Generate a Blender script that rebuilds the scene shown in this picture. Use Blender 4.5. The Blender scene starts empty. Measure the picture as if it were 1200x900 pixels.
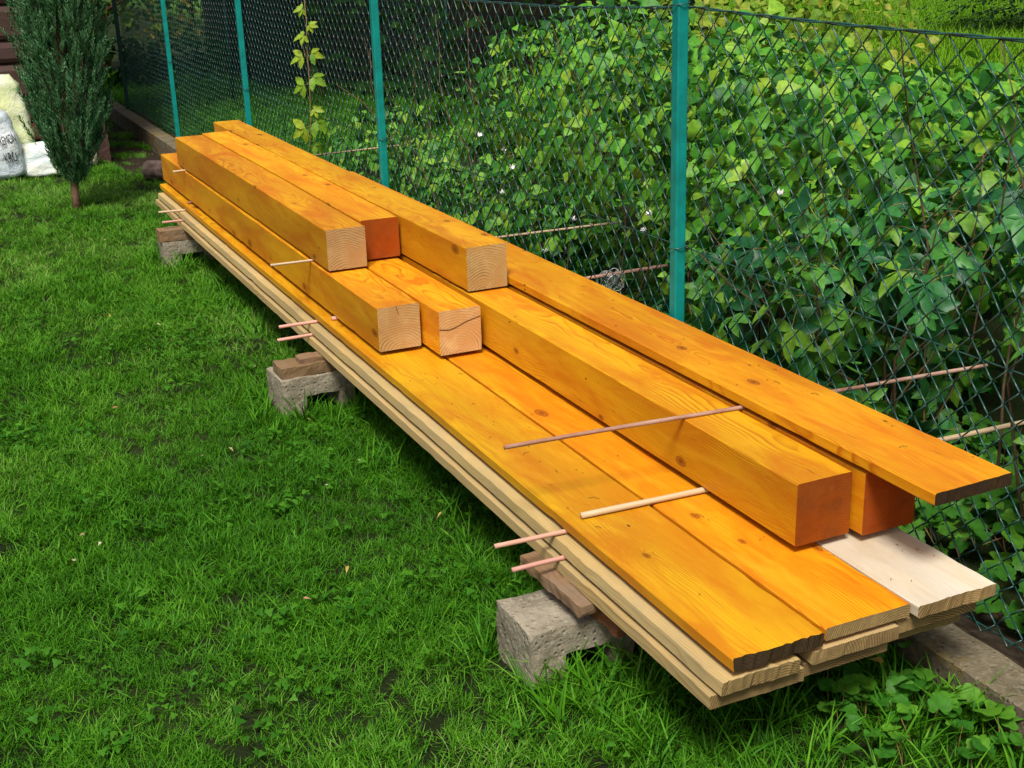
import bpy, bmesh, math, random
import numpy as np
from mathutils import Vector, Matrix, Euler, noise as mnoise

R = math.radians
rng = np.random.default_rng(7)
random.seed(7)
scn = bpy.context.scene
COL = scn.collection

# ------------------------------------------------------------------ camera
cam_d = bpy.data.cameras.new('camera'); cam = bpy.data.objects.new('camera', cam_d); COL.objects.link(cam)
cam_d.sensor_width = 36.0; cam_d.lens = 1484.23 / 1200 * 36; cam_d.clip_start = .05; cam_d.clip_end = 400
YAW, PITCH, ROLL = R(-24.522), R(-19.285), R(-1.665)
CF = Vector((math.sin(-YAW) * math.cos(PITCH), math.cos(YAW) * math.cos(PITCH), math.sin(PITCH)))
CR = CF.cross(Vector((0, 0, 1))).normalized(); CU = CR.cross(CF)
r2 = CR * math.cos(ROLL) + CU * math.sin(ROLL); u2 = CU * math.cos(ROLL) - CR * math.sin(ROLL)
CAM = Vector((-1.179, -3.565, 1.501))
m = Matrix((r2, u2, -CF)).transposed().to_4x4(); m.translation = CAM
cam.matrix_world = m
scn.camera = cam

# ------------------------------------------------------------------ sky, sun, exposure
SUN_EL, SUN_AZ = R(58), R(-146)          # azimuth from +Y towards +X
world = bpy.data.worlds.new('World'); scn.world = world; world.use_nodes = True
wn = world.node_tree.nodes; wl = world.node_tree.links
bg = wn['Background']; sky = wn.new('ShaderNodeTexSky'); sky.sky_type = 'NISHITA'; sky.sun_disc = False
sky.sun_elevation = SUN_EL; sky.sun_rotation = SUN_AZ; sky.air_density = 1.0; sky.dust_density = 6.0; sky.ozone_density = 1.0
wl.new(sky.outputs[0], bg.inputs[0]); bg.inputs[1].default_value = .075
sd = bpy.data.lights.new('sun', 'SUN'); sun = bpy.data.objects.new('sun', sd); COL.objects.link(sun)
sd.energy = 2.9; sd.angle = R(16); sd.color = (1, .975, .93)
sdir = Vector((math.sin(SUN_AZ) * math.cos(SUN_EL), math.cos(SUN_AZ) * math.cos(SUN_EL), math.sin(SUN_EL)))
sun.rotation_euler = (-sdir).to_track_quat('-Z', 'Y').to_euler(); sun.location = (-3, -4, 6)
vs = scn.view_settings; vs.view_transform = 'Standard'; vs.look = 'None'; vs.exposure = .56; vs.gamma = 1.0; vs.use_curve_mapping = False
scn.cycles.max_bounces = 6; scn.cycles.diffuse_bounces = 3; scn.cycles.transmission_bounces = 3

# ------------------------------------------------------------------ helpers
def tag(o, label=None, cat=None, group=None, kind=None):
    if label: o['label'] = label
    if cat: o['category'] = cat
    if group: o['group'] = group
    if kind: o['kind'] = kind
    return o

def link(o, parent=None):
    COL.objects.link(o)
    if parent is not None: o.parent = parent
    return o

def empty(name, loc):
    e = bpy.data.objects.new(name, None); e.location = loc; e.empty_display_size = .1
    return link(e)

def mesh(name, V, Fc, mats=(), smooth=False, midx=None, var=None):
    me = bpy.data.meshes.new(name)
    me.from_pydata([tuple(v) for v in V], [], [tuple(int(i) for i in f) for f in Fc])
    for mt in (mats if isinstance(mats, (list, tuple)) else [mats]): me.materials.append(mt)
    if midx is not None: me.polygons.foreach_set('material_index', np.asarray(midx, dtype=np.int32))
    if smooth: me.polygons.foreach_set('use_smooth', np.ones(len(me.polygons), dtype=bool))
    if var is not None:
        a = me.attributes.new('var', 'FLOAT', 'POINT'); a.data.foreach_set('value', np.asarray(var, dtype=np.float32))
    me.update()
    return me

def obj(name, me, parent=None, loc=(0, 0, 0)):
    o = bpy.data.objects.new(name, me); o.location = loc
    return link(o, parent)

class N:
    """small node-graph helper"""
    def __init__(s, name):
        s.m = bpy.data.materials.new(name); s.m.use_nodes = True
        s.t = s.m.node_tree; s.n = s.t.nodes; s.l = s.t.links
        s.b = s.n['Principled BSDF']; s.out = s.n['Material Output']
    def new(s, t, **k):
        n = s.n.new('ShaderNode' + t)
        for a, v in k.items(): setattr(n, a, v)
        return n
    def put(s, sock, v):
        if hasattr(v, 'is_linked') or isinstance(v, bpy.types.NodeSocket): s.l.new(v, sock)
        else: sock.default_value = v
    def math(s, op, a, b=0.0, c=None):
        n = s.new('Math', operation=op); s.put(n.inputs[0], a); s.put(n.inputs[1], b)
        if c is not None: s.put(n.inputs[2], c)
        return n.outputs[0]
    def obc(s): return s.new('TexCoord').outputs['Object']
    def orand(s): return s.new('ObjectInfo').outputs['Random']
    def map(s, v, scale=(1, 1, 1), loc=(0, 0, 0)):
        n = s.new('Mapping'); s.put(n.inputs['Vector'], v); s.put(n.inputs['Scale'], scale); s.put(n.inputs['Location'], loc)
        return n.outputs[0]
    def noise(s, v, scale, detail=3, rough=.5, dist=0, fac=True):
        n = s.new('TexNoise'); s.put(n.inputs['Vector'], v); s.put(n.inputs['Scale'], scale)
        n.inputs['Detail'].default_value = detail; n.inputs['Roughness'].default_value = rough; n.inputs['Distortion'].default_value = dist
        return n.outputs['Fac' if fac else 'Color']
    def ramp(s, f, stops, interp='LINEAR'):
        n = s.new('ValToRGB'); s.put(n.inputs[0], f); cr = n.color_ramp; cr.interpolation = interp
        while len(cr.elements) < len(stops): cr.elements.new(.5)
        for e, (p, c) in zip(cr.elements, stops):
            e.position = p; e.color = (c, c, c, 1) if isinstance(c, (int, float)) else (*c, 1)
        return n.outputs[0]
    def mix(s, f, a, b, blend='MIX'):
        n = s.new('Mix', data_type='RGBA', blend_type=blend)
        s.put(n.inputs[0], f)
        for k, v in ((6, a), (7, b)):
            if isinstance(v, tuple): v = (*v, 1) if len(v) == 3 else v
            s.put(n.inputs[k], v)
        return n.outputs[2]
    def bump(s, h, strength=.3, dist=.002):
        n = s.new('Bump'); n.inputs['Strength'].default_value = strength; n.inputs['Distance'].default_value = dist
        s.put(n.inputs['Height'], h); s.l.new(n.outputs[0], s.b.inputs['Normal'])
    def done(s, col, rough=.6, spec=.4):
        s.put(s.b.inputs['Base Color'], col if not isinstance(col, tuple) else (*col, 1)); s.put(s.b.inputs['Roughness'], rough)
        s.b.inputs['Specular IOR Level'].default_value = spec
        return s.m

def wood(name, light, dark, ring=.0052, ringc=.6, streak=.35, blotch=None, knot=None, rough=.5, spec=.35, pith=.10, cross=False, bumps=.25, grey=None, specks=.0):
    """solid pine: growth rings round a pith that runs along local Y, streaks, knots, stains"""
    g = N(name); c = g.obc(); rnd = g.orand()
    off = g.new('CombineXYZ')
    g.put(off.inputs[0], g.math('MULTIPLY', rnd, 37.0)); g.put(off.inputs[1], g.math('MULTIPLY', rnd, 91.0)); g.put(off.inputs[2], g.math('MULTIPLY', rnd, 53.0))
    va = g.new('VectorMath', operation='ADD'); g.put(va.inputs[0], c); g.put(va.inputs[1], off.outputs[0]); cv = va.outputs[0]
    sp = g.new('SeparateXYZ'); g.put(sp.inputs[0], c)
    # pith position per piece
    px = g.math('MULTIPLY', g.math('SUBTRACT', g.math('FRACT', g.math('MULTIPLY', rnd, 7.31)), .5), pith * 1.6)
    pz = g.math('ADD', g.math('MULTIPLY', g.math('FRACT', g.math('MULTIPLY', rnd, 13.7)), -pith), .01)
    wob = g.noise(g.map(cv, (3, .9, 3)), 1.0, 3, .55)
    wob2 = g.noise(g.map(cv, (9, 3.2, 9)), 1.0, 2, .5)
    dx = g.math('ADD', g.math('SUBTRACT', sp.outputs[0], px), g.math('MULTIPLY', g.math('SUBTRACT', wob, .5), .12))
    dz = g.math('ADD', g.math('SUBTRACT', sp.outputs[2], pz), g.math('MULTIPLY', g.math('SUBTRACT', wob2, .5), .03))
    rad = g.math('SQRT', g.math('ADD', g.math('MULTIPLY', dx, dx), g.math('MULTIPLY', dz, dz)))
    if knot:
        sk = g.new('SeparateXYZ'); g.put(sk.inputs[0], cv); ck = g.new('CombineXYZ')
        g.put(ck.inputs[0], g.math('MULTIPLY', g.math('ADD', sk.outputs[0], sk.outputs[2]), 7.0)); g.put(ck.inputs[1], g.math('MULTIPLY', sk.outputs[1], 3.6))
        vo = g.new('TexVoronoi', feature='F1', voronoi_dimensions='2D'); g.put(vo.inputs['Vector'], ck.outputs[0]); vo.inputs['Scale'].default_value = 1
        se = g.new('SeparateColor'); g.put(se.inputs[0], vo.outputs['Color'])
        on = g.math('GREATER_THAN', se.outputs[0], .66)
        kd = g.math('ADD', g.math('MULTIPLY', vo.outputs['Distance'], g.math('ADD', .75, g.math('MULTIPLY', se.outputs[1], 1.5))), g.math('MULTIPLY', g.math('SUBTRACT', wob2, .5), .10))
        halo = g.math('MULTIPLY', g.ramp(kd, [(.03, 1.0), (.14, .35), (.30, 0)]), on)
        core = g.math('MULTIPLY', g.ramp(kd, [(.02, 1.0), (.055, .45), (.075, .9), (.10, 0)]), on)
        rad = g.math('ADD', rad, g.math('MULTIPLY', halo, .016))
    saw = g.math('FRACT', g.math('DIVIDE', rad, ring))
    rg = g.ramp(saw, [(0, 0.0), (.55, .25), (.86, 1.0), (.97, .35), (1, 0)])
    ringw = g.math('MULTIPLY', g.math('MULTIPLY', rg, ringc), g.ramp(g.noise(g.map(cv, (8, 1.4, 8)), 1, 3, .6), [(.36, .15), (.62, 1.0)]))
    st = g.noise(g.map(cv, (160, 5, 160) if not cross else (90, 90, 90)), 1, 3, .6)
    col = g.mix(ringw, light, dark)
    col = g.mix(g.math('MULTIPLY', g.math('SUBTRACT', g.math('SUBTRACT', 1.0, st), .3), streak), col, dark)
    if blotch:
        bl = g.ramp(g.noise(g.map(cv, (9, 2.2, 9)), 1, 5, .65, .8), [(.42, 0), (.64, 1)])
        col = g.mix(g.math('MULTIPLY', bl, .95), col, blotch)
        thin = g.ramp(g.noise(g.map(cv, (16, 3, 16), (5, 5, 5)), 1, 4, .6, .5), [(.55, 0), (.75, .5)]); col = g.mix(thin, col, tuple(min(1, x * 1.1 + .01) for x in light))
    if grey:
        gr = g.ramp(g.noise(g.map(cv, (14, 5, 14)), 1, 4, .65), [(.42, 0), (.68, 1)])
        col = g.mix(g.math('MULTIPLY', gr, .7), col, grey)
    if knot:
        col = g.mix(g.math('MULTIPLY', halo, .6), col, dark)
        col = g.mix(g.math('MULTIPLY', core, .85), col, knot)
    if specks:
        sc_ = g.ramp(g.noise(g.map(cv, (70, 9, 70), (3, 1, 2)), 1, 4, .7), [(.64, 0), (.74, .55)]); col = g.mix(sc_, col, (.20, .065, .006))
        v2 = g.new('TexVoronoi', feature='F1'); g.put(v2.inputs['Vector'], g.map(cv, (24, 13, 24))); v2.inputs['Scale'].default_value = 1
        s2 = g.new('SeparateColor'); g.put(s2.inputs[0], v2.outputs['Color'])
        k2 = g.math('MULTIPLY', g.math('LESS_THAN', v2.outputs['Distance'], .085), g.math('GREATER_THAN', s2.outputs[1], 1 - specks))
        col = g.mix(g.math('MULTIPLY', k2, .8), col, (.05, .022, .006))
    hs = g.new('HueSaturation'); g.put(hs.inputs['Color'], col)
    g.put(hs.inputs['Hue'], g.math('ADD', .492, g.math('MULTIPLY', g.math('FRACT', g.math('MULTIPLY', rnd, 5.77)), .016)))
    g.put(hs.inputs['Value'], g.math('ADD', .86, g.math('MULTIPLY', g.math('FRACT', g.math('MULTIPLY', rnd, 3.3)), .20)))
    lap = g.ramp(g.noise(g.map(cv, (3, .55, 3)), 1, 2, .5), [(.36, .84), (.64, 1.08)])
    hs2 = g.new('HueSaturation'); g.put(hs2.inputs['Color'], hs.outputs[0]); g.put(hs2.inputs['Value'], lap); col = hs2.outputs[0]
    g.bump(g.math('ADD', g.math('MULTIPLY', st, .7), g.math('MULTIPLY', rg, .3)), bumps, .0015)
    rr = g.math('ADD', g.math('MULTIPLY', st, .25), rough - .12)
    return g.done(col, rr, spec)

ST_L, ST_D = (.76, .385, .006), (.48, .150, .002)
M = {}
M['stain'] = wood('orange_stained_pine', ST_L, ST_D, blotch=(.56, .17, .003), knot=(.16, .035, .003), specks=.2, ringc=1.25, streak=1.15, spec=.3, rough=.5, ring=.0048)
M['stain_b'] = wood('deeper_orange_stained_pine', (.70, .325, .005), (.44, .115, .002), blotch=(.55, .15, .002), knot=(.16, .035, .003), specks=.2, ringc=1.25, streak=1.15, spec=.28, rough=.5, ring=.0048)
M['stain_deep'] = wood('red_stained_end_grain', (.36, .075, .006), (.17, .028, .003), ringc=1.2, spec=.06, rough=.8, cross=True, blotch=(.22, .05, .008), bumps=.8, grey=(.30, .075, .012))
M['end'] = wood('raw_beam_end_grain', (.58, .40, .17), (.27, .14, .04), ringc=1.5, streak=.6, cross=True, bumps=.8, spec=.2, rough=.75, pith=.06, ring=.0085, blotch=(.48, .27, .09))
M['raw'] = wood('raw_pine', (.52, .38, .155), (.33, .20, .065), ringc=1.2, blotch=(.52, .36, .15), rough=.75, spec=.2, bumps=.5, grey=(.38, .29, .15))
M['raw_pale'] = wood('pale_fresh_pine', (.60, .535, .41), (.46, .36, .22), ringc=.8, streak=.25, rough=.7, spec=.2, blotch=(.46, .36, .215), knot=(.36, .22, .11), grey=(.50, .45, .36))
M['rawend'] = wood('sawn_plank_end', (.36, .25, .10), (.13, .075, .025), ringc=1.6, streak=.7, cross=True, rough=.85, spec=.15, bumps=.9, grey=(.17, .11, .045))
M['dirtyend'] = wood('grimy_plank_end', (.07, .04, .016), (.018, .011, .006), ringc=.8, streak=.9, cross=True, rough=.9, spec=.1, bumps=1.0, grey=(.025, .018, .012))
M['stick'] = wood('peeled_stick', (.60, .45, .27), (.40, .25, .13), ringc=.2, streak=.6, rough=.6, bumps=.5)
M['stick_pink'] = wood('pink_stick', (.62, .33, .24), (.42, .17, .12), ringc=.2, streak=.6, rough=.6, bumps=.5)
M['stick_brown'] = wood('brown_stick', (.25, .10, .055), (.13, .045, .025), ringc=.2, streak=.6, rough=.55, bumps=.5)
M['stick_two'] = wood('brown_and_pale_stick', (.34, .16, .095), (.18, .07, .04), ringc=.2, streak=.6, rough=.55, bumps=.5, grey=(.60, .42, .34))
M['scrap'] = wood('weathered_scrap_wood', (.25, .15, .075), (.11, .06, .028), ringc=.7, streak=.7, rough=.85, bumps=.9, grey=(.20, .15, .10), spec=.15)
M['scrap_red'] = wood('reddish_scrap_wood', (.30, .12, .05), (.13, .05, .022), ringc=.7, streak=.7, rough=.85, bumps=.9, spec=.15)
M['shed'] = wood('dark_brown_log_boards', (.075, .034, .024), (.032, .013, .009), ringc=.5, streak=.6, rough=.7, bumps=.5, grey=(.085, .05, .04))
M['barn'] = wood('shade_black_boards', (.012, .010, .008), (.006, .005, .004), ringc=.4, streak=.6, rough=.8, bumps=.5, spec=.1)  # near black: the colour itself carries the deep shade

def plain(name, col, rough=.5, spec=.4, nz=None, amt=.2, scale=30, metal=0, bump=0):
    g = N(name); c = g.obc()
    if nz:
        f = g.noise(c, scale, 4, .6); colr = g.mix(g.ramp(f, [(.35, 0), (.65, 1)]), col, nz)
        if bump: g.bump(g.noise(c, scale * 2, 4, .6), bump, .003)
    else: colr = col
    g.b.inputs['Metallic'].default_value = metal
    return g.done(colr, rough, spec)
M['post'] = plain('teal_green_paint', (.003, .25, .215), .5, .25, nz=(.003, .175, .15), scale=18)
M['post_dark'] = plain('dark_post_green', (.006, .035, .03), .5, .3, nz=(.01, .05, .04), scale=18)  # darker than the teal posts; the corner post's shade is in this colour
M['wire'] = plain('green_plastic_coated_wire', (.020, .085, .072), .3, .6, nz=(.012, .05, .043), scale=40)

def concrete(name, a, b, c3, moss=None):
    g = N(name); c = g.obc()
    f = g.noise(c, 9, 5, .65); f2 = g.noise(c, 70, 4, .7)
    col = g.mix(g.ramp(f, [(.35, 0), (.65, 1)]), a, b)
    col = g.mix(g.ramp(f2, [(.5, 0), (.72, .8)]), col, c3)
    vo = g.new('TexVoronoi', feature='F1'); g.put(vo.inputs['Vector'], c); vo.inputs['Scale'].default_value = 60
    pit = g.ramp(vo.outputs['Distance'], [(.12, 0), (.3, 1)])
    col = g.mix(g.math('MULTIPLY', g.math('SUBTRACT', 1, pit), g.ramp(f, [(.5, 0), (.7, .55)])), col, (.05, .04, .028))
    if moss:
        col = g.mix(g.ramp(g.noise(c, 6, 5, .7), [(.5, 0), (.62, .85)]), col, moss)
    g.bump(g.math('ADD', g.math('MULTIPLY', f2, .7), g.math('MULTIPLY', pit, .5)), .9, .006)
    return g.done(col, .9, .15)
M['concrete'] = concrete('rough_grey_concrete', (.31, .27, .195), (.16, .135, .09), (.42, .38, .29))
M['kerb'] = concrete('stained_kerb_concrete', (.17, .14, .09), (.085, .07, .042), (.25, .22, .15), moss=(.18, .13, .04))
M['soil'] = plain('dark_soil', (.022, .016, .010), .95, .1, nz=(.055, .04, .026), scale=25, bump=.8)

def leafmat(name, cols, trans=.35, rough=.42, spec=.45, inst=False, pos=0.0):
    """foliage: colour spread from the leaf's own random value"""
    g = N(name)
    at = g.new('Attribute', attribute_name='var', attribute_type='GEOMETRY').outputs['Fac']
    if inst:
        ai = g.new('Attribute', attribute_name='tint', attribute_type='INSTANCER').outputs['Fac']
        v = g.math('ADD', g.math('MULTIPLY', at, .62), g.math('MULTIPLY', ai, .38))
    else:
        v = g.math('FRACT', g.math('ADD', at, g.orand()))
    n = len(cols)
    col = g.ramp(v, [(i / (n - 1), c) for i, c in enumerate(cols)])
    if not inst:
        mo = g.ramp(g.noise(g.obc(), 55, 3, .6), [(.35, .72), (.65, 1.15)]); hv = g.new('HueSaturation'); g.put(hv.inputs['Color'], col); g.put(hv.inputs['Value'], mo); col = hv.outputs[0]
    geo = g.new('NewGeometry')
    col2 = g.mix(g.math('MULTIPLY', geo.outputs['Backfacing'], .35), col, tuple(min(1, x * 1.15) for x in cols[n // 2]))
    g.done(col2, rough, spec)
    if trans:
        tr = g.new('BsdfTranslucent'); g.put(tr.inputs['Color'], g.mix(.10 if inst else .2, col, (.22, .42, .02)))
        mx = g.new('MixShader'); mx.inputs[0].default_value = trans
        g.l.new(g.b.outputs[0], mx.inputs[1]); g.l.new(tr.outputs[0], mx.inputs[2]); g.l.new(mx.outputs[0], g.out.inputs[0])
    return g.m
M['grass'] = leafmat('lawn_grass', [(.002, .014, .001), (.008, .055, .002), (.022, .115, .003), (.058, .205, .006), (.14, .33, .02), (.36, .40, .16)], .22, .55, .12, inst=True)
M['clover'] = leafmat('clover_leaf', [(.014, .080, .004), (.035, .145, .006), (.075, .22, .012)], .25, .55, .15, inst=True)
M['meadow'] = leafmat('meadow_grass', [(.07, .20, .006), (.13, .30, .010), (.24, .40, .03)], .35, .6, .1, inst=True)
M['creeper'] = leafmat('creeper_leaf', [(.009, .068, .020), (.016, .105, .028), (.030, .155, .036), (.052, .215, .036), (.09, .27, .03), (.16, .31, .025)], .2, .45, .3)
M['bind'] = leafmat('thicket_leaf', [(.010, .078, .008), (.024, .135, .011), (.048, .205, .016), (.090, .29, .020), (.15, .37, .026), (.25, .40, .03)], .2, .5, .25)
M['yellowbush'] = leafmat('yellow_green_leaf', [(.07, .17, .015), (.14, .27, .02), (.24, .34, .03), (.36, .36, .04)], .35, .5, .2)
M['shade'] = leafmat('dark_shrub_leaf', [(.006, .020, .004), (.010, .034, .006), (.018, .052, .008)], .2, .8, .03)  # leaf green kept very dark; shade before the barn is painted in
M['mixtree'] = leafmat('garden_tree_leaf', [(.015, .06, .006), (.045, .13, .008), (.10, .22, .015), (.18, .26, .03), (.42, .24, .05)], .3, .5, .15)
M['juniper'] = leafmat('juniper_needle', [(.010, .046, .014), (.026, .105, .034), (.070, .20, .075), (.19, .36, .18)], .15, .6, .1)
M['spruce'] = leafmat('spruce_needle', [(.006, .022, .008), (.010, .034, .012), (.016, .05, .016)], .1, .6, .2)
M['weed'] = leafmat('lobed_weed_leaf', [(.03, .14, .012), (.055, .20, .016), (.10, .27, .02)], .3, .5, .2)
M['litter'] = leafmat('fallen_leaf', [(.35, .22, .03), (.45, .35, .10), (.55, .50, .35), (.40, .12, .02)], .2, .6, .2)
M['petal'] = plain('white_petal', (.82, .82, .78), .5)
M['stem'] = plain('woody_stem', (.12, .075, .04), .75, .2, nz=(.07, .045, .025), scale=60)
M['greenstem'] = plain('green_stem', (.22, .20, .06), .6, .2, nz=(.25, .13, .05), scale=20)
M['bark'] = plain('reddish_bark', (.20, .12, .07), .85, .1, nz=(.10, .06, .035), scale=50, bump=.9)

# ------------------------------------------------------------------ shape builders
def tube(pts, rad, sides=6, cap=True):
    P = [Vector(p) for p in pts]; n = len(P)
    rads = rad if isinstance(rad, (list, tuple, np.ndarray)) else [rad] * n
    V = []; Fc = []
    up = Vector((0, 0, 1))
    for i, p in enumerate(P):
        t = (P[min(i + 1, n - 1)] - P[max(i - 1, 0)]).normalized()
        a = t.cross(up if abs(t.z) < .95 else Vector((1, 0, 0))).normalized(); b = t.cross(a)
        for k in range(sides):
            w = 2 * math.pi * k / sides; V.append(p + (a * math.cos(w) + b * math.sin(w)) * rads[i])
    for i in range(n - 1):
        for k in range(sides):
            k2 = (k + 1) % sides
            Fc.append((i * sides + k, i * sides + k2, (i + 1) * sides + k2, (i + 1) * sides + k))
    if cap:
        Fc.append(tuple(range(sides - 1, -1, -1))); Fc.append(tuple((n - 1) * sides + k for k in range(sides)))
    return V, Fc

class MB:
    def __init__(s): s.V = []; s.F = []; s.m = []; s.var = []
    def add(s, V, Fc, m=0, var=0.0):
        o = len(s.V); s.V += [tuple(v) for v in V]; s.F += [tuple(i + o for i in f) for f in Fc]; s.m += [m] * len(Fc); s.var += [var] * len(V)
    def box(s, a, b, m=0):
        (x0, y0, z0), (x1, y1, z1) = a, b
        V = [(x, y, z) for z in (z0, z1) for y in (y0, y1) for x in (x0, x1)]
        s.add(V, [(0, 2, 3, 1), (4, 5, 7, 6), (0, 1, 5, 4), (2, 6, 7, 3), (0, 4, 6, 2), (1, 3, 7, 5)], m)
    def build(s, name, mats, parent=None, smooth=False, loc=(0, 0, 0), var=False):
        return obj(name, mesh(name, s.V, s.F, mats, smooth, s.m, s.var if var else None), parent, loc)

def lumber(name, x0, x1, y0, y1, z0, z1, mats, jag=.002, wane=0.0, bow=(0, 0), bev=.003, skew=0.0, seed=0, nx=22, far_jag=None, sag=0.0):
    """sawn timber along Y: eased edges, slight bow, ragged saw cut, optional waney left edge; mats = (face, near end, far end)"""
    W, L, H = x1 - x0, y1 - y0, z1 - z0; ny = max(12, int(L / .05))
    V = []; Fc = []; mi = []
    xs = np.linspace(0, 1, nx + 1)
    prof = []                                                       # closed profile: top left->right, right, bottom right->left, left
    for t in xs: prof.append((-W / 2 + bev + t * (W - 2 * bev), H, 'T'))
    prof += [(W / 2, H - bev, 'R'), (W / 2, bev, 'R')]
    for t in xs[::-1]: prof.append((-W / 2 + bev + t * (W - 2 * bev), 0, 'B'))
    prof += [(-W / 2, bev, 'L'), (-W / 2, H - bev, 'L')]
    n = len(prof)
    for j in range(ny + 1):
        t = j / ny; y = -L / 2 + t * L
        bx = bow[0] * math.sin(math.pi * t); bz = bow[1] * math.sin(math.pi * t) - sag * max(0, (.28 - t) / .28) ** 2
        for k, (x, z, sd_) in enumerate(prof):
            xx, yy, zz = x + bx, y, z + bz
            e = mnoise.noise((xx * 9 + seed, y * 5, z * 9)) * .0009
            xx += e; zz += mnoise.noise((x * 7 + seed + 9, y * 3, 2.2)) * .0008
            if wane and x < -W / 2 + .03:
                w = wane * (.4 + .2 * mnoise.noise((seed, y * 2.3, 0.3)) + .18 * mnoise.noise((seed, y * 16, 4.1)) + .25 * mnoise.noise((seed, y * 45, 8.1)))
                fall = max(0, 1 - (x + W / 2) / .03)
                xx += max(0, w) * fall * (1.0 if z > H * .5 else .35)
            if sd_ in 'RL' or k in (0, nx, nx + 3, 2 * nx + 3):
                ch = max(0, mnoise.noise((y * 31 + seed, x * 6, z * 6)) - .42) * .006
                xx -= math.copysign(ch, x); zz -= math.copysign(ch * .7, z - H / 2)
            if j in (0, ny):
                jj = jag if j == 0 or far_jag is None else far_jag
                yy += jj * (.35 * mnoise.noise((x * 24 + seed * 3, z * 60, 1.7)) + .35 * mnoise.noise((x * 90 + seed, z * 220, 5.0)) + (.3 if abs(mnoise.noise((x * 60, seed, 3))) > .3 else 0) * mnoise.noise((x * 240 + seed, z * 300, 9.0)))
                yy += skew * x
                if j == 0: xx -= (bev * .4) * (1 if x > 0 else -1)
            V.append((xx, yy, zz))
    for j in range(ny):
        for k in range(n):
            k2 = (k + 1) % n
            Fc.append((j * n + k, j * n + k2, (j + 1) * n + k2, (j + 1) * n + k)); mi.append(0)
    for base, mm, flip in ((0, 1, True), (ny * n, 2, False)):
        T = list(range(base, base + nx + 1)); B = [base + nx + 3 + (nx - i) for i in range(nx + 1)]
        rt = (base + nx + 1, base + nx + 2); lf = (base + n - 1, base + n - 2)
        T = [lf[0]] + T + [rt[0]]; B = [lf[1]] + B + [rt[1]]
        for i in range(nx + 2):
            q = (T[i], T[i + 1], B[i + 1], B[i]); Fc.append(q if flip else q[::-1]); mi.append(mm)
    # outward winding
    me = mesh(name, V, [f[::-1] for f in Fc], mats, False, mi)
    return obj(name, me, None, ((x0 + x1) / 2, (y0 + y1) / 2, z0))

def rock_box(name, cells, cs, mat, rough=.006, seed=0, round_=.25, size=None):
    """eroded block out of filled grid cells (i,j,k); cs = cell size"""
    full = set(cells); vid = {}; V = []; Fc = []
    def vv(p):
        if p not in vid: vid[p] = len(V); V.append(p)
        return vid[p]
    D = [((1, 0, 0), [(1, 0, 0), (1, 1, 0), (1, 1, 1), (1, 0, 1)]), ((-1, 0, 0), [(0, 0, 0), (0, 0, 1), (0, 1, 1), (0, 1, 0)]),
         ((0, 1, 0), [(0, 1, 0), (0, 1, 1), (1, 1, 1), (1, 1, 0)]), ((0, -1, 0), [(0, 0, 0), (1, 0, 0), (1, 0, 1), (0, 0, 1)]),
         ((0, 0, 1), [(0, 0, 1), (1, 0, 1), (1, 1, 1), (0, 1, 1)]), ((0, 0, -1), [(0, 0, 0), (0, 1, 0), (1, 1, 0), (1, 0, 0)])]
    for c in cells:
        for d, q in D:
            if (c[0] + d[0], c[1] + d[1], c[2] + d[2]) not in full:
                Fc.append([vv((c[0] + a, c[1] + b, c[2] + e)) for a, b, e in q])
    nb = {i: set() for i in range(len(V))}
    for f in Fc:
        for i in range(4): nb[f[i]].add(f[(i + 1) % 4]); nb[f[(i + 1) % 4]].add(f[i])
    P = [Vector((v[0] * cs[0], v[1] * cs[1], v[2] * cs[2])) for v in V]
    Q = []
    for i, p in enumerate(P):
        a = sum((P[k] for k in nb[i]), Vector()) / len(nb[i]); p2 = p.lerp(a, round_)
        nv = mnoise.noise_vector(p * 22 + Vector((seed * 7.1, 0, 0))) * rough + mnoise.noise_vector(p * 60 + Vector((seed * 3.1, 5, 0))) * rough * .6
        Q.append(p2 + nv)
    return mesh(name, Q, Fc, mat, False)

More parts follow.
